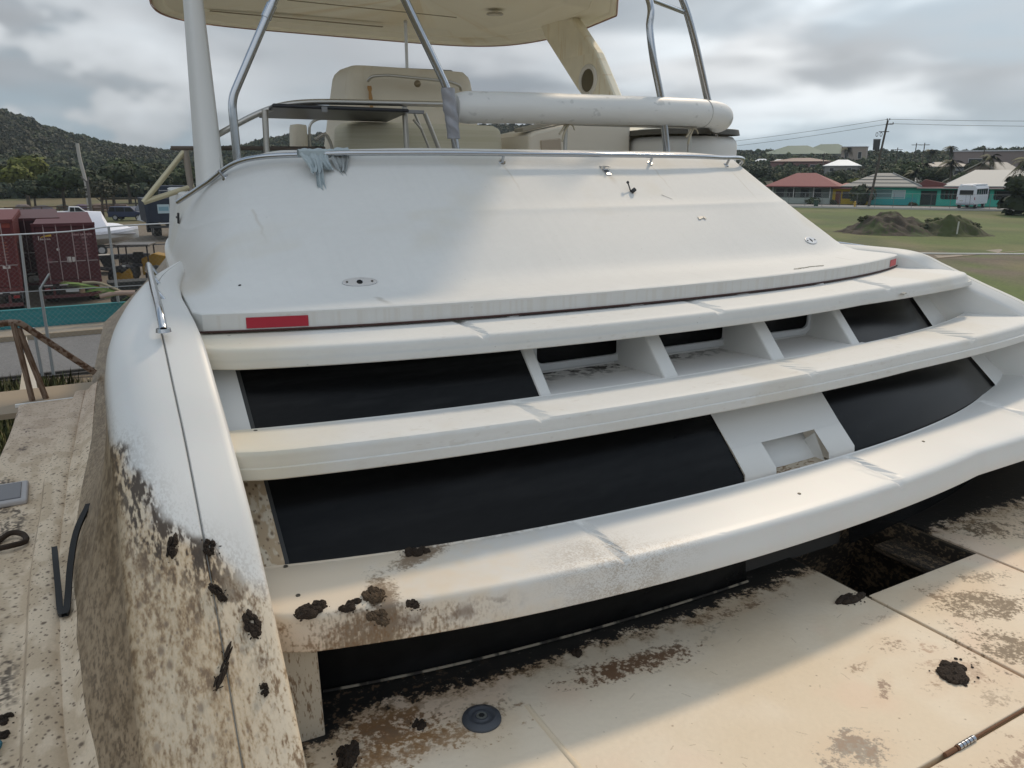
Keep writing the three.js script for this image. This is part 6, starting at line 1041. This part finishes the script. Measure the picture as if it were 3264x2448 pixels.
// houses on the slope, far enough to show walls, roof, windows
function cottage(label, R, a, w, d, h, rh, wallC, roofC, turn = 0, kind = 'hip', lift = 0) { const p = slope(R, a); p[1] += lift; const o = thing('house', label, 'house', p, RTURN + turn), wm = std(...wallC, .8), rm = std(...roofC, .6); mesh('wall', box(w, h, d, 0, h / 2, 0), wm, o); for (const s of [-.28, .25]) win(o, w * s, h * .55, d / 2 + .04, w * .13, h * .35, trimW); if (kind === 'hip') hip(w, d, rh, .5, w * .3, rm, [], o, h); else if (kind === 'flat') mesh('roof', box(w + .6, .3, d + .6, 0, h + .1, 0), rm, o); else mesh('roof', prism([[-w / 2 - .6, h - .2], [0, h + rh], [w / 2 + .6, h - .2], [w / 2 + .6, h + .05], [0, h + rh + .25], [-w / 2 - .6, h + .05]].map(q => q), d + 1, .0), rm, o), mesh('gable', prism([[-w / 2, h], [w / 2, h], [0, h + rh - .1]], d - .1, 0), wm, o); return o; }
cottage('house with a grey corrugated roof between bushes behind the red roofed house', 172, .868, 8, 7, 2.6, 1.6, [.05, .22, .17], [.30, .29, .26], .1, 'hip');
cottage('house with a pale roof just above the red roofed house', 186, .862, 8, 7, 2.8, 1.3, [.30, .29, .27], [.34, .35, .34], .3, 'gable');
cottage('tiny white roofed hut left of the large brown roof', 330, .812, 8, 8, 2.4, 2.2, [.32, .32, .3], [.75, .76, .76], 0, 'hip', -1.5); cottage('second tiny white roofed hut on the left skyline', 335, .832, 7, 8, 2.3, 1.6, [.3, .3, .3], [.75, .76, .76], 0, 'hip', -1.5);
cottage('broad house with a faded red wall below the green hilltop roof', 300, .856, 19, 10, 4.2, 1.2, [.22, .115, .10], [.14, .075, .065], 0, 'hip', -1);
cottage('low green hilltop roof on the left', 420, .850, 30, 16, 2.4, 4.0, [.2, .2, .18], [.10, .16, .12], 0, 'hip', 0); cottage('pointed green hilltop roof on the right', 420, .884, 26, 16, 2.4, 4.6, [.2, .2, .18], [.09, .15, .11], 0, 'hip', 0);
cottage('bright white roofed house in the bushes left of the utility pole', 262, .900, 9, 8, 2.6, 1.7, [.25, .24, .22], [.85, .86, .86], 0, 'hip', 1.2);
cottage('pale box shaped house with a flat white roof on the skyline', 350, .911, 9, 8, 7.0, 0, [.33, .27, .22], [.75, .75, .75], 0, 'flat', 0);
cottage('small house with a white pyramid roof right of the utility pole', 228, .970, 4.6, 5, 2.6, 1.5, [.16, .10, .08], [.80, .78, .72], 0, 'hip', -1.0);
cottage('dark roofed long house beside the tall palm', 250, 1.000, 16, 9, 3.6, 1.2, [.22, .23, .24], [.16, .165, .17], 0, 'hip', .5); cottage('grey house with a white edged flat roof near the skyline', 275, .985, 14, 9, 3.0, 0, [.20, .21, .23], [.70, .71, .72], 0, 'flat', -.5);
cottage('white flat roofed house left of the big hilltop house', 270, 1.026, 13, 9, 3.4, 0, [.24, .23, .22], [.78, .78, .78], 0, 'flat', 1.0);
cottage('big hilltop house with brown walls at the right edge', 262, 1.055, 24, 12, 7.2, 0, [.24, .19, .17], [.55, .55, .55], 0, 'flat', 0);
cottage('pale house with a steep tan gable roof at the right edge', 196, 1.048, 13, 11, 3.6, 3.6, [.32, .25, .21], [.40, .36, .30], -.45, 'gable', -.4);
cottage('house with a green wall showing between bushes behind the turquoise house', 182, .925, 9, 6, 2.6, .6, [.06, .20, .14], [.2, .2, .18], 0, 'flat', -.5);
// boundary wall behind the turquoise house
{ const p = onRow(11, -17), o = mesh('boundary_wall', box(36, 3.6, .3, 0, 1.8, 0), std(.17, .145, .125, .9, 0, { map: asphalt.map })); o.position.set(...p); o.rotation.y = RTURN; tag(o, 'rough grey brown boundary wall behind the turquoise house', 'wall'); const q = thing('concrete_frame', 'unfinished pale concrete frame above the boundary wall', 'frame', slope(172, .953), RTURN); for (const x of [-2.6, -.6, 1.6, 3.4]) mesh('frame_post', box(.3, 4.2, .3, x, 2.1, 0), std(.32, .30, .27, .9), q); mesh('frame_beam', box(3.4, .5, .5, -1.4, 4.2, 0), std(.33, .32, .29, .9), q); }
// shrubs and trees near the houses
const rt = (k, R, a, s, l, turn = 0, sy) => tree(k, R * Math.sin(a), -R * Math.cos(a), s, l, turn, 'tree', null, .5, sy);
rt('dark', 124, 1.083, .78, 'dark rounded tree with a sunlit top at the right picture edge', 1, .72); rt('olive', 130, 1.095, .7, 'olive crown behind the dark tree at the right picture edge', 2);
rt('mid', 158, .855, .55, 'light green shrubby tree behind the red roof', 1); rt('dark', 165, .845, .6, 'dark tree left behind the red roof', 2); rt('olive', 205, .840, .8, 'olive tree on the slope above the red roof', 3); rt('dark', 215, .805, .9, 'dark tree just right of the white roll on the skyline', 4); rt('dark', 225, .785, .95, 'dark tree touching the white roll on the skyline', 5); rt('mid', 176, .890, .65, 'bright bush between pale roof and utility pole', 1.3); rt('dark', 190, .897, .8, 'dark round tree left of the utility pole', 2); rt('bright', 168, .919, .6, 'yellow green tree beside the utility pole', .4); rt('dark', 186, .935, .85, 'dark tree right of the utility pole', 3); rt('mid', 196, .968, 1.0, 'dense dark green crown on the skyline right of the utility pole', 4); rt('dark', 205, .955, .9, 'dark tree below the small skyline poles', 1); rt('mid', 185, 1.022, .75, 'green tree below the tall palm', 1.6); rt('dark', 178, 1.036, .6, 'dark bushy tree in front of the tan gable house', 2.2); rt('dark', 200, .995, .85, 'dark tree left of the tall palm on the slope', 2.6); rt('olive', 230, 1.035, .9, 'olive tree below the white flat roofed house', .9); rt('dark', 170, 1.07, .55, 'dark tree below the tan gable house at the right edge', 5);
{ const w = [126 * Math.sin(1.084), -126 * Math.cos(1.084)]; bush('dark', w[0], landY(...w), w[1], 3.0, 'dark shrub filling under the rounded tree at the right edge', 2, 3.0); const p = onRow(-4.0, -.4); bush('dark', p[0], 0, p[2], 1.75, 'dark round bush against the turquoise wall left of the utility pole', 0, 2.6); const q = onRow(-12.5, -.6); bush('mid', q[0], 0, q[2], 1.0, 'small bush by the veranda of the red roofed house', 1); const s = onRow(-9.0, -.8); bush('olive', s[0], 0, s[2], .55, 'low shrub before the yellow wall', 2); const t = onRow(3.2, -.8); bush('olive', t[0], 0, t[2], .7, 'low weeds in front of the gate of the turquoise house', 1, .4); const u = onRow(23, 0); bush('mid', u[0], 0, u[2], 1.6, 'pale bush by the road at the right picture edge', 1); }

boat.traverse(o => { if (o.isMesh) shade(o); });
scene.add(camera);
renderer.render(scene, camera);
